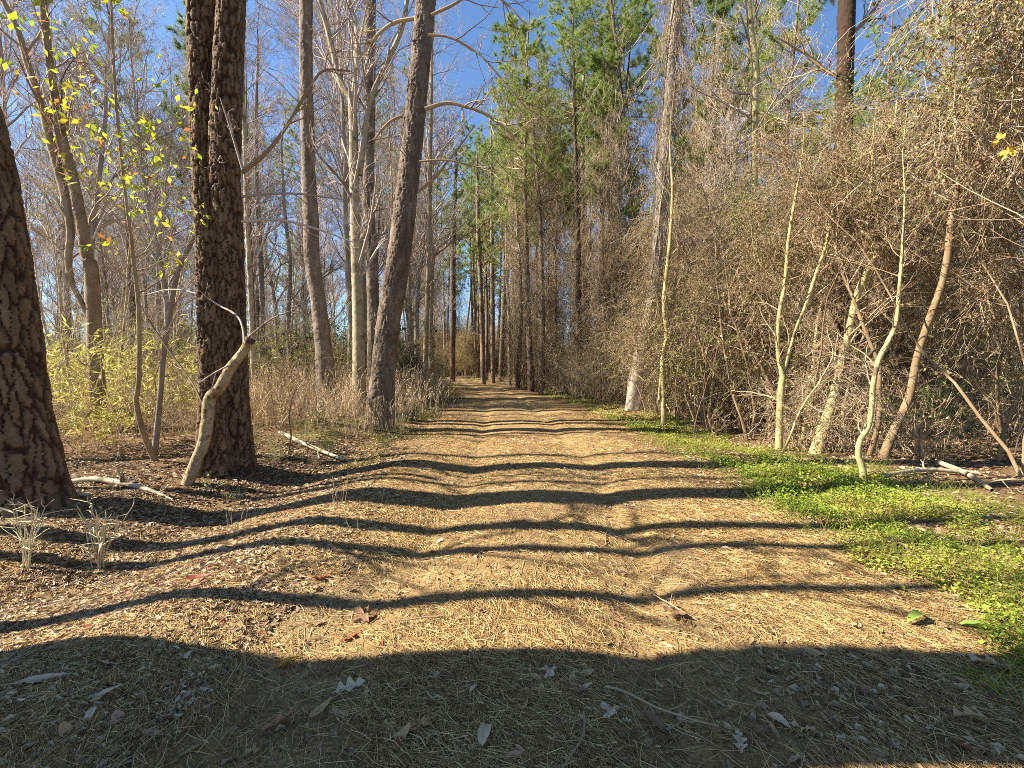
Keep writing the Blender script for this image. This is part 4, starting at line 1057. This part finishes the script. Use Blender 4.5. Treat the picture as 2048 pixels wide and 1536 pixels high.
for x, y, k, sc_ in ((1.6, 23.5, 'vinepine0', .95), (2.9, 28, 'vinepine1', 1.0), (4.6, 21, 'vinepine1', .9), (.4, 31, 'vinepine0', 1.0), (6.0, 26, 'vinepine0', 1.05), (8.6, 19, 'vinepine1', 1.0), (10.6, 17.5, 'vinepine0', .85), (3.6, 35, 'vinepine0', 1.1)):
    plant(k, x, y, 'tall pine smothered in hanging brown vines across the track', 'vine-smothered pines across the track', None, sc_)
for i, (x, y) in enumerate(spots(34, lambda r, y: -.12 * y + r.uniform(-7, 12), 58, 92, 1.8, 35)):
    if abs(x - road_c(y)) < 3: continue
    plant(['thicket0', 'thicket1', 'privet1', 'tangle3', 'thicket1'][i % 5], x, y, 'pale leafy undergrowth behind the bend of the track', 'undergrowth behind the bend', None, random.uniform(1.2, 2.0))
for x, y, k, sc_ in ((.9, 36, 'vinepine0', 1.36), (-1.2, 45, 'pine0', 1.18), (-3.2, 53, 'pine3', 1.6), (-4.6, 58, 'pine1', 1.1), (-6.0, 66, 'pine4', 1.15), (-2.2, 62, 'pine0', 1.2), (2.5, 44, 'pine2', 1.3), (-9.5, 84, 'pine1', 1.2), (-5.2, 76, 'pine3', 1.7), (.6, 56, 'pine4', 1.1)):
    plant(k, x, y, 'tall pine beyond the bend closing the blue gap over the track', 'pines closing the gap over the track', None, sc_)
for x, y, k, sc_ in ((-14, 20, 'pine3', 1.0), (-21, 24, 'pine2', .95), (-18, 31, 'pine0', .8), (-10.5, 33, 'pine2', .9), (-27, 33, 'pine3', 1.1), (-14, 42, 'pine1', .8)):
    plant(k, x, y, 'green-crowned pine among the leafless trees behind the plated pine', 'green pines behind the plated pine', None, sc_)
for i, (x, y) in enumerate(spots(8, lambda r, y: float(road_c(y)) + r.uniform(3.8, 7.5), 10, 24, 1.4, 41)):
    plant(f'privet{i % 2}', x, y, 'airy yellow-green shrub along the front of the thicket', 'airy green shrubs along the thicket', None, random.uniform(.7, 1.25))
for i, (x, y) in enumerate(spots(26, lambda r, y: float(road_c(y)) - r.uniform(4.5, 20), 13, 34, 1.6, 42)):
    plant(['privet0', 'dark0', 'privet1'][i % 3], x, y, 'green leafy shrub among the bare trunks of the open woods', 'green shrubs among the bare trunks', None, random.uniform(.8, 1.4))
for i, (x, y) in enumerate(spots(14, lambda r, y: -.125 * y + r.uniform(-3.5, 3), 58, 74, 1.2, 43)):
    if abs(x - road_c(y)) < 2.6: continue
    plant(['privet0', 'privet1', 'cane0'][i % 3], x, y, 'glowing yellow-green shrub at the end of the track', 'yellow-green shrubs at the track end', None, random.uniform(1.3, 2.2))
for i, (x, y) in enumerate(spots(30, lambda r, y: float(road_c(y)) - r.uniform(2.4, 6.5), 6.5, 12, .5, 44)):
    plant(['privet0', 'cane1', 'dark1', 'twiggy1'][i % 4], x, y, 'ankle-high green plant in the litter of the bank', 'low green plants on the bank', None, random.uniform(.1, .22))
for i in range(4):
    r = np.random.default_rng(640 + i); H = (3.6, 4.6, 5.4, 3.0)[i]
    P = walk(np.array([[0, 0, -.1]]), np.array([[r.normal(0, .25), r.normal(0, .15), 1]]), np.array([H]), 14, .12, .05, r)[0]; R = (.026, .032, .036, .02)[i] * np.linspace(1.1, .2, 14)
    PR = catmull(np.column_stack([P, R]), 60); a = MB(); tubes(a, PR[None, :, :3], PR[None, :, 3] * (1 + .08 * r.normal(size=60)), 8, np.array([.5]))
    c = MB(); branches(c, PR[:, :3], PR[:, 3], 20, .15, 1, 1.0, 3, (5, 4, 3), r=r, rr=.45, up=.05, minr=.0022)
    KINDS[f'crook{i}'] = ('crooked_sapling', 'young tree', [('trunk', a.mesh('crook_trunk', [['bark_yellow', 'bark_brown'][i % 2]])), ('crown', c.mesh('crook_crown', ['twig_brown']))])
for i, (x, y) in enumerate(spots(30, lambda r, y: float(road_c(y)) + r.uniform(3.6, 3.9 + .42 * y), 7.2, 20, .8, 51)):
    plant(f'crook{i % 4}', x, y, 'crooked thin sapling with many side twigs in front of the vine thicket', 'crooked saplings before the thicket', None, random.uniform(.7, 1.25))
for i, (x, y) in enumerate(spots(26, lambda r, y: r.uniform(-1.2 * y, -.5 * y), 6.4, 12, .6, 52)):
    plant(['twiggy0', 'crook3', 'straw0', 'twiggy1', 'cane1', 'crook0'][i % 6], x, y, 'thin bare undergrowth stem cluster around the near trunks of the open woods', 'thin undergrowth around the near trunks', None, random.uniform(.45, .85))
for i, (x, y) in enumerate(spots(16, lambda r, y: -.12 * y + r.uniform(-8, 6), 42, 74, 2.0, 53)):
    if abs(x - road_c(y)) < 2.8: continue
    plant(['pine3', 'pine2', 'vinepine1', 'pine0'][i % 4], x, y, 'tall pine beyond the bend closing the blue gap over the track', 'pines closing the gap over the track', None, random.uniform(1.1, 1.5))
for i, (x, y) in enumerate(spots(9, lambda r, y: float(road_c(y)) - r.uniform(3.6, 6.5), 17, 42, 2.0, 54)):
    plant(f'bare{i % 5}', x, y, 'bare tree with fine twigs over the track beyond the leaning pine', 'bare trees beyond the leaning pine', None, random.uniform(.85, 1.2))
# the open side
for i, (x, y) in enumerate(spots(24, lambda r, y: r.uniform(-1.2 * y, -.66 * y), 7.4, 17, .8, 16)):
    plant(f'cane{i % 2}', x, y, 'yellow-green cane clump behind the plated pine', 'cane clumps behind the plated pine', None, random.uniform(.5, 1.15))
for i, (x, y) in enumerate(spots(80, lambda r, y: float(road_c(y)) - r.uniform(2.7, 8.0), 8.6, 20, .45, 17)):
    plant(f'straw{i % 3}', x, y, 'clump of tan dry grass on the bank by the leaning pine', 'dry grass clumps on the bank', None, random.uniform(.4, 1.1))
for i, (x, y) in enumerate(spots(26, lambda r, y: float(road_c(y)) + r.choice([-1, 1]) * r.uniform(2.6, 5), 26, 60, .8, 18)):
    plant(f'straw{i % 3}', x, y, 'clump of tan dry grass along the far track edge', 'dry grass clumps along the far edge', None, random.uniform(.5, .9))
for i, (x, y) in enumerate(spots(16, left(3.6, 14), 15, 32, 1.4, 19)):
    plant(f'dark{i % 2}', x, y, 'dark green shrub behind the tan grass', 'dark green shrubs behind the tan grass', None, random.uniform(.8, 1.4))
for i, (x, y) in enumerate(spots(22, left(4.5, 26), 10, 30, 1.2, 20)):
    plant(f'twiggy{i % 2}', x, y, 'bare brown shrub in the open woods', 'bare shrubs in the open woods', None, random.uniform(.8, 1.3))
for i, (x, y) in enumerate(spots(8, left(8, 26), 14, 28, 2, 21)):
    plant(f'privet{i % 2}', x, y, 'yellow-leaved understorey shrub in the open woods', 'yellow-leaved shrubs in the open woods', None, random.uniform(.9, 1.3))
print('plants', time.time() - T0)

# ------------------------------------------------------------------ fallen leaves one can point at
def leaf_mesh(seed, kind, mat_):
    r = np.random.default_rng(seed); mb = MB()
    if kind == 'star':
        n = 40; th = np.linspace(0, 2 * PI, n, endpoint=False)
        rr = .5 * (.42 + .58 * np.abs(np.cos(2.5 * th)) ** 1.6) * (1 + .12 * r.normal(size=n)) * np.where(np.abs(th - PI) < .35, .6, 1)
        cup = r.uniform(.1, .35)
        V = [np.array([[0, 0, 0]])]
        for f in (.35, .7, 1.0):
            x, y = np.cos(th) * rr * f, np.sin(th) * rr * f
            V.append(np.column_stack([x, y, cup * f * f * (.25 + .5 * np.abs(np.sin(2.5 * th)) * f) * np.cos(th * 2 + seed) + .05 * f * r.normal(size=n) * f]))
        q = []; t = [(0, 1 + i, 1 + (i + 1) % n) for i in range(n)]
        for k in range(2):
            q += [(1 + k * n + i, 1 + (k + 1) * n + i, 1 + (k + 1) * n + (i + 1) % n, 1 + k * n + (i + 1) % n) for i in range(n)]
        V = np.vstack(V); mb.add(V, q, t, np.clip(.5 + .3 * vnoise(V[:, 0] * 9 + seed, V[:, 1] * 9, seed), 0, 1))
    else:
        m, k = 15, 7
        t_ = np.linspace(0, 1, m)[:, None]; s_ = np.linspace(-1, 1, k)[None]
        wd = {'oval': .21, 'long': .13, 'oak': .3}[kind]
        prof = np.sin(PI * t_ ** .85) ** .75 * wd
        if kind == 'oak': prof = prof * (.62 + .42 * np.cos(t_ * 2 * PI * 3.4 + .6))
        curl = r.uniform(-.9, .9); cup = r.uniform(.15, 1.0); tw = r.normal(0, .4)
        ang = curl * (t_ - .5)
        x = (t_ - .5) * np.cos(ang * .6) + 0 * s_; yy = prof * s_
        z = curl * .35 * (t_ - .5) ** 2 * 4 * .5 + cup * np.abs(yy) ** 1.3 + tw * yy * (t_ - .5) + .012 * np.sin(t_ * 26 + s_ * 2) * np.abs(s_)
        yy = yy * np.cos(cup * .6 * np.abs(s_)) + .12 * r.normal() * (t_ - .5) ** 2
        V = np.stack([x, yy + 0 * x, z + 0 * x], -1).reshape(-1, 3)
        i = np.arange(m - 1)[:, None] * k + np.arange(k - 1)[None]
        tint = np.clip(.5 + .45 * vnoise(V[:, 0] * 8 + seed, V[:, 1] * 14, seed) - .25 * (np.abs(s_) < .1).repeat(m, 0).ravel(), 0, 1)
        mb.add(V, np.stack([i, i + 1, i + k + 1, i + k], -1), None, tint)
    # the stalk
    P = np.array([[[-.5, 0, V[:, 2].mean() * .3], [-.6, .01, .01], [-.72, .03 * r.normal(), .02]]]) * (1 if kind != 'star' else .72)
    tubes(mb, P, np.array([[.012, .009, .009]]), 4, np.array([.3]))
    me = mb.mesh('leaf_blade', [mat_]); lo = min(v.co.z for v in me.vertices)
    for v in me.vertices: v.co.z -= lo
    return me
_lc = {}
def lm_(kind, mat_, k=0):
    key = (kind, mat_, k)
    if key not in _lc: _lc[key] = leaf_mesh(len(_lc) * 7 + 3, kind, mat_)
    return _lc[key]
def on_ground(u, v):
    r = ray(u, v); d = 1.4
    for _ in range(1200):
        p = np.array([0, 0, CAMZ]) + r * (d / r[1])
        if p[2] <= ground_h(p[0], p[1]): break
        d *= 1.003
    return p
def lay_leaf(x, y, size, az, kind, mat_, label, group=None, k=0, tilt=.22):
    z = float(ground_h(x, y)) + .010
    return single('fallen_leaf', lm_(kind, mat_, k), label, 'leaf', (x, y, z), group, (random.gauss(0, tilt), random.gauss(0, tilt), az), size)
for u, v, L, az, kind, m_, lab in (
    (971, 1476, 54, 1.4, 'oval', 'leaf_pale', 'large pale grey oval leaf standing out alone near the bottom of the shade'),
    (803, 1478, 44, .8, 'oval', 'leaf_tan', 'tan oval leaf, lowest of three lying close together in the shade'),
    (833, 1458, 40, .9, 'oval', 'leaf_tan', 'middle tan leaf of the three lying close together'),
    (857, 1448, 40, 1.1, 'oval', 'leaf_tan', 'topmost tan leaf of the three lying close together'),
    (1314, 1452, 56, -.9, 'long', 'leaf_brown', 'long curled brown leaf with a pale rim in the shaded rut'),
    (1163, 1380, 42, .3, 'long', 'leaf_pale', 'crescent-curled beige leaf in the cluster at the shade edge'),
    (1145, 1366, 36, 1.5, 'oval', 'leaf_tan', 'upright tan oval leaf beside the crescent-curled leaf'),
    (1172, 1352, 34, .1, 'oval', 'leaf_tan', 'flat tan leaf above the crescent-curled leaf'),
    (1082, 1388, 30, 1.4, 'oval', 'leaf_tan', 'small pointed tan leaf left of the crescent-curled leaf'),
    (1052, 1408, 38, 1.5, 'long', 'leaf_tan', 'slim upright tan leaf beyond the small pointed one'),
    (1096, 1354, 44, .5, 'star', 'leaf_pale', 'pale lobed leaf just inside the shade edge'),
    (1222, 1440, 50, .2, 'star', 'leaf_pale', 'crumpled pale lobed leaf on the shaded hump'),
    (697, 1380, 56, .3, 'oak', 'leaf_pale', 'broad ragged tan leaf at the rim of the shaded rut'),
    (556, 1452, 62, .7, 'oak', 'leaf_pink', 'large pinkish torn leaf in the shaded rut'),
    (413, 1420, 46, .9, 'long', 'leaf_tan', 'narrow tan leaf tilted up at the shaded shoulder'),
    (641, 1424, 40, .9, 'oval', 'leaf_tan', 'slim tan leaf between the pinkish torn leaf and the hump'),
    (238, 1448, 38, -.7, 'oval', 'leaf_pink', 'small pinkish curled leaf on the shaded shoulder'),
    (133, 1475, 36, -.4, 'oval', 'leaf_tan', 'small tan leaf near the shaded corner'),
    (184, 1405, 66, .5, 'long', 'leaf_pale', 'long pale green-grey leaf lying in the shaded litter'),
    (96, 1365, 60, .4, 'long', 'leaf_pale', 'long pale leaf in the litter by the frame edge'),
    (237, 1330, 50, .4, 'long', 'leaf_pale', 'narrow white leaf touching the shade line'),
    (579, 1331, 42, .6, 'oval', 'leaf_gold', 'golden tan leaf straddling the shade line'),
    (396, 1160, 36, .2, 'oval', 'leaf_red', 'bright red leaf on the sunlit shoulder'),
    (641, 1160, 34, .5, 'oak', 'leaf_red', 'dull red leaf at the rim of the sunlit rut'),
    (729, 1240, 62, .2, 'star', 'leaf_brown', 'dark brown maple leaf lying in the narrow shadow'),
    (703, 1277, 40, .9, 'oak', 'leaf_red', 'rust red folded leaf below the dark maple leaf'),
    (1122, 1279, 34, .4, 'oval', 'leaf_tan', 'lone tan leaf on the sunlit hump'),
    (1304, 1205, 42, 1.2, 'oak', 'leaf_tan', 'tan lobed leaf in the right-hand sunlit rut'),
    (1352, 1235, 60, .3, 'star', 'leaf_brown', 'reddish star-shaped leaf lying beside the rut'),
    (1621, 1310, 40, -.8, 'oval', 'leaf_tan', 'tan leaf just above the shade line on the straw'),
    (880, 1086, 20, .2, 'oval', 'leaf_pale', 'small round white leaf in the rut between two shadows'),
    (1790, 1098, 40, 1.2, 'star', 'leaf_tan', 'pale tan lobed leaf standing against the green weeds'),
    (1835, 1246, 60, .5, 'long', 'leaf_green', 'long green leaf lying flat at the verge'),
    (1968, 1268, 54, -.5, 'oval', 'leaf_green', 'broad green leaf at the edge of the weeds'),
    (1560, 1452, 36, -.9, 'oval', 'leaf_pale', 'pale oval leaf among needles on the shaded far side'),
    (1941, 1446, 44, -.3, 'oak', 'leaf_tan', 'tan torn leaf near the shaded lower corner'),
    (1605, 1470, 46, .5, 'star', 'leaf_pale', 'grey lobed leaf among needles below the pale oval one'),
    (1480, 1490, 44, 1.2, 'oak', 'leaf_pale', 'grey ragged leaf on bare dirt in the shaded rut'),
    (1990, 1345, 70, -.2, 'oak', 'leaf_pale', 'large grey leaf touching the shade line by the weeds')):
    p = on_ground(u, v); dist = math.hypot(p[1], 1.5)
    lay_leaf(p[0], p[1], (.72 if kind == 'star' else 1) * L / F * math.hypot(p[0], dist) * .92, az, kind, m_, lab, None, hash(lab) % 1 + len(lab) % 3)
rl = random.Random(4)
ZONES = ((1.45, 2.15, -2.6, 2.9, 'in the broad shadow across the track', 90), (2.2, 4.2, -1.3, 2.6, 'on the sunlit needles of the track', 45), (2.1, 4.6, -4.4, -1.4, 'on the sunlit shoulder beside the ditch', 60), (1.7, 4.0, 1.9, 3.2, 'where needles meet the green weeds', 40))
COLR = {'leaf_tan': 'tan', 'leaf_pale': 'pale grey', 'leaf_brown': 'brown', 'leaf_red': 'dull red', 'leaf_pink': 'pinkish'}
SHP = {'oval': 'oval', 'long': 'narrow', 'oak': 'ragged-edged', 'star': 'lobed'}
for y0, y1, x0, x1, where, n in ZONES:
    for _ in range(n):
        y = rl.uniform(y0, y1); x = rl.uniform(x0, x1)
        if abs(x) > 1.19 * y + .05: continue
        k = rl.choices(['oval', 'long', 'oak', 'star'], [5, 3, 3, 2])[0]; m_ = rl.choices(list(COLR), [5, 4, 4, 1, 2])[0]
        lay_leaf(x, y, rl.uniform(.035, .075) * {'long': 1.25, 'star': .85}.get(k, 1), rl.uniform(0, 6.3), k, m_, f'{COLR[m_]} {SHP[k]} leaf lying {where}', 'fallen leaves ' + where, rl.randrange(3), .3)

# ------------------------------------------------------------------ small plants, sticks and sprigs by the track
def stick(name, label, cat, pts, mat_, d0, twig_n=0, seed=1, twl=.3):
    """a fallen branch lying along photo pixels"""
    W = np.array([on_ground(u, v) + np.array([0, 0, wd * .5 / F * d0 + dz]) for u, v, wd, dz in pts]); R = np.array([wd * .5 / F * np.linalg.norm(p) for (u, v, wd, dz), p in zip(pts, W)])
    b = W[0].copy(); PR = catmull(np.column_stack([W - b, R]), 30)
    mb = MB(); tubes(mb, PR[None, :, :3], PR[None, :, 3], 8, np.array([.5]))
    if twig_n: branches(mb, PR[:, :3], PR[:, 3], twig_n, .2, 1, twl, 1, (3,), r=np.random.default_rng(seed), rr=.5)
    return single(name, mb.mesh('stick', [mat_]), label, cat, b)
stick('fallen_branch', 'long pale fallen branch lying beside the foot of the plated pine', 'branch', [(142, 968, 8, 0), (190, 965, 8, .02), (250, 974, 8, .02), (300, 985, 6, .01), (345, 1002, 4, 0)], 'bark_pale', 5, 3, 2)
stick('fallen_branch', 'short stick lying across the litter at the foot of the plated pine', 'branch', [(85, 1010, 7, .02), (140, 998, 7, .03), (180, 992, 5, .01)], 'bark_pale', 4.6)
stick('fallen_branch', 'straight bleached stick on the litter right of the S-curved yellow sapling', 'branch', [(1760, 958, 6, .02), (1850, 948, 6, .04), (1960, 952, 5, .02)], 'bark_pale', 5.5, 3, 4)
stick('fallen_branch', 'bleached stick slanting down through the weeds under the thicket', 'branch', [(1880, 935, 7, .05), (1930, 955, 7, .04), (1985, 985, 5, .01)], 'bark_pale', 5.4, 2, 5)
stick('fallen_branch', 'pale fallen branch on the litter beyond the twin-trunk pine', 'branch', [(560, 872, 7, .04), (620, 900, 7, .04), (690, 925, 5, .02)], 'bark_pale', 7.5, 2, 6)
stick('fallen_log', 'dark fallen log across the brambles by the vine-hung leaning pine', 'log', [(1190, 796, 9, .02), (1240, 792, 10, .05), (1310, 786, 9, .03)], 'bark_brown', 17, 5, 7, .8)
def sprig(name, label, cat, u, v, me, s=1, rot=0):
    p = on_ground(u, v); return single(name, me, label, cat, (p[0], p[1], p[2] - .01), None, (0, 0, rot), s)
def stalks(seed, n, H, spread, leafy=.0):
    r = np.random.default_rng(seed); c = MB()
    st = np.column_stack([r.normal(0, .02, n), r.normal(0, .02, n), np.zeros(n)])
    d = np.column_stack([r.normal(0, spread, n), r.normal(0, spread * .6, n), np.ones(n)])
    Q = walk(st, d, r.uniform(.5, 1.05, n) * H, 9, .06, -.01, r); RR = taper(np.full(n, .0045), 9, .6); tubes(c, Q, RR, 5, r.uniform(.2, .9, n))
    i = r.integers(0, n, n * 2); p = Q[i, r.integers(4, 9, n * 2)]
    dd = np.column_stack([r.normal(0, 1, n * 2), r.normal(0, .5, n * 2), r.uniform(-.1, .6, n * 2)])
    Q2 = walk(p, dd, r.uniform(.1, .24, n * 2), 6, .1, -.05, r); tubes(c, Q2, taper(np.full(n * 2, .0038), 6, .4), 4, r.uniform(.4, 1, n * 2))
    m = int(n * 4); p, tg = pick_pts(Q, m, .2, 1, r); leaves(c, p, tg + r.normal(0, .5, p.shape), r.uniform(.06, .16, m), .09, None, .1, r.uniform(.5, 1, m), 0, .3)
    return c.mesh('stalks', ['pale_stalk'])
sprig('grass_clump', 'pale dry stalks with bent tips in front of the plated pine', 'grass', 55, 1140, stalks(1, 9, .62, .16))
sprig('grass_clump', 'second clump of pale green stalks and curled blades in the dark shadow', 'grass', 200, 1140, stalks(2, 12, .58, .2))
def sprout_plant(seed, n, H, mat_, size):
    r = np.random.default_rng(seed); c = MB(); st = np.zeros((n, 3)); d = np.column_stack([r.normal(0, .5, n), r.normal(0, .5, n), np.ones(n)])
    Q = walk(st, d, r.uniform(.6, 1, n) * H, 7, .1, -.04, r); tubes(c, Q, taper(np.full(n, .003), 7, .5), 4, None, 0)
    m = n * 9; p, tg = pick_pts(Q, m, .3, 1, r); leaves(c, p, tg * .4 + r.normal(0, .7, p.shape), r.uniform(*size, m), .35, None, .15, r.random(m), 1)
    return c.mesh('sprig', ['pale_stalk', mat_])
sprig('seedling', 'small pale leafy seedling lit at the foot of the twin-trunk pine', 'plant', 425, 978, sprout_plant(3, 7, .28, 'privet_leaf', (.03, .06)))
sprig('seedling', 'low green seedling in the shadow below the twin-trunk pine', 'plant', 475, 1000, sprout_plant(4, 8, .2, 'dark_leaf', (.03, .05)))
sp_ = [make_straw(610 + k, 4, .55, .05, False, 'twig_brown')[0][1] for k in range(3)]
for i in range(22):
    u, v = random.uniform(150, 760), random.uniform(900, 1090)
    sprig('dead_stem', 'thin dead weed stem poking up from the litter beside the ditch', 'weed stem', u, v, sp_[i % 3], random.uniform(.5, 1.1), random.uniform(0, 6))['group'] = 'dead weed stems beside the ditch'
tw_ = []
for k in range(4):
    r = np.random.default_rng(60 + k); mb = MB(); L = .5
    Q = walk(np.zeros((1, 3)), np.array([[1, 0, .06]]), np.array([L]), 9, .14, -.01, r); Q[:, :, 2] = np.abs(Q[:, :, 2]) * .35 + .012
    RR = taper([.006], 9, .4); tubes(mb, Q, RR, 6, np.array([.5]))
    st, d, ln, ra = sprout(Q, RR, 3, .2, .9, (.5, 1.), (.25, .45), .6, None, 0, r); q2 = walk(st, d, ln, 5, .15, 0, r); q2[:, :, 2] = np.abs(q2[:, :, 2]) * .5 + .008; tubes(mb, q2, taper(ra, 5, .5), 4)
    tw_.append(mb.mesh('twig', ['twig_brown']))
for i in range(40):
    y = random.uniform(1.6, 7); x = random.choice([random.uniform(-1.2 * y, -1.4), random.uniform(1.8, min(1.2 * y, 6)), random.uniform(-1.4, 1.8)]) if y > 1.8 else random.uniform(-1.6, 1.8)
    zone = 'on the littered shoulder beside the ditch' if x < -1.4 else ('on the track itself' if x < 1.8 else 'by the green weeds')
    single('fallen_twig', tw_[i % 4], 'thin brown fallen twig lying ' + zone, 'twig', (x, y, float(ground_h(x, y)) + .004), 'fallen twigs ' + zone, (0, 0, random.uniform(0, 6.3)), random.uniform(.3, 1.0))
# an overhanging spray with lobed autumn leaves at the near edge of the thicket
p0 = at(2070, 150, 2.6); b = p0.copy()
t = thing('sweetgum_sapling', 'sweetgum sapling at the frame edge holding a few orange and yellow lobed leaves', 'young tree', (3.9, 2.9, float(ground_h(3.9, 2.9)) - .05))
bb = np.array(t.location)
trk = catmull(np.array([[0, 0, 0, .02], [.05, .02, 1.2, .017], [-.02, .05, 2.6, .013], [.1, 0, 4.2, .008], [.1, .1, 5.2, .003]]), 26)
mb = MB(); tubes(mb, trk[None, :, :3], trk[None, :, 3], 8); part('trunk', mb.mesh('trunk', ['bark_brown']), t)
c = MB(); allP = branches(c, trk[:, :3], trk[:, 3], 16, .35, 1, 1.1, 2, (4, 2), r=np.random.default_rng(77), rr=.4, minr=.0018)
part('crown', c.mesh('crown', ['twig_brown']), t)
rr_ = np.random.default_rng(5)
for i in range(16):
    q = allP[1][rr_.integers(0, len(allP[1]))][-1]
    o = part('leaf', lm_('star', ['leaf_gold', 'leaf_gold', 'leaf_green', 'leaf_brown'][i % 4], i % 3), t)
    o.location = q; o.rotation_euler = (rr_.uniform(.6, 2.4), rr_.uniform(-.6, .6), rr_.uniform(0, 6.3)); o.scale = (rr_.uniform(.08, .13),) * 3
print('details', time.time() - T0)

# ------------------------------------------------------------------ sky, sun and camera
w = bpy.data.worlds.new('World'); sc.world = w; w.use_nodes = True
nt = w.node_tree; nt.nodes.clear()
sky = nt.nodes.new('ShaderNodeTexSky'); sky.sky_type = 'NISHITA'; sky.sun_disc = False
sky.sun_elevation = SUN_EL; sky.sun_rotation = math.radians(268); sky.air_density = 1.0; sky.dust_density = .2; sky.ozone_density = 2.0; sky.altitude = 0
bg = nt.nodes.new('ShaderNodeBackground'); bg.inputs['Strength'].default_value = .06
wo = nt.nodes.new('ShaderNodeOutputWorld')
mx = nt.nodes.new('ShaderNodeMix'); mx.data_type = 'RGBA'; mx.blend_type = 'MULTIPLY'; mx.inputs['Factor'].default_value = 1
mx.inputs[7].default_value = (.78, .96, 1.13, 1); nt.links.new(sky.outputs[0], mx.inputs[6]); nt.links.new(mx.outputs[2], bg.inputs[0]); nt.links.new(bg.outputs[0], wo.inputs[0])
sl = bpy.data.lights.new('sun', 'SUN'); sl.energy = 5; sl.angle = math.radians(.5); sl.color = (1, .93, .8)
so = bpy.data.objects.new('sun', sl); COL.objects.link(so)
dv = Vector((math.cos(SUN_EL), math.cos(SUN_EL) * SUN_SLOPE, -math.sin(SUN_EL)))
so.rotation_euler = dv.to_track_quat('-Z', 'Y').to_euler()
cd = bpy.data.cameras.new('camera'); cd.sensor_width = 36; cd.lens = F / 2048 * 36; cd.clip_start = .05; cd.clip_end = 2000
co = bpy.data.objects.new('camera', cd); COL.objects.link(co); co.location = (0, 0, CAMZ); co.rotation_euler = (PI / 2 - PITCH, 0, 0)
sc.camera = co
sc.view_settings.view_transform = 'Standard'; sc.view_settings.look = 'None'; sc.view_settings.gamma = 1; sc.view_settings.exposure = 1.85
sc.render.engine = 'CYCLES'
sc.cycles.max_bounces = 6; sc.cycles.diffuse_bounces = 3; sc.cycles.glossy_bounces = 2; sc.cycles.transmission_bounces = 3; sc.cycles.transparent_max_bounces = 4
sc.cycles.sample_clamp_indirect = 4
sc.cycles.use_denoising = False
sc.cycles.filter_width = .9
print('done', time.time() - T0, 'verts', sum(len(m.vertices) for m in bpy.data.meshes))
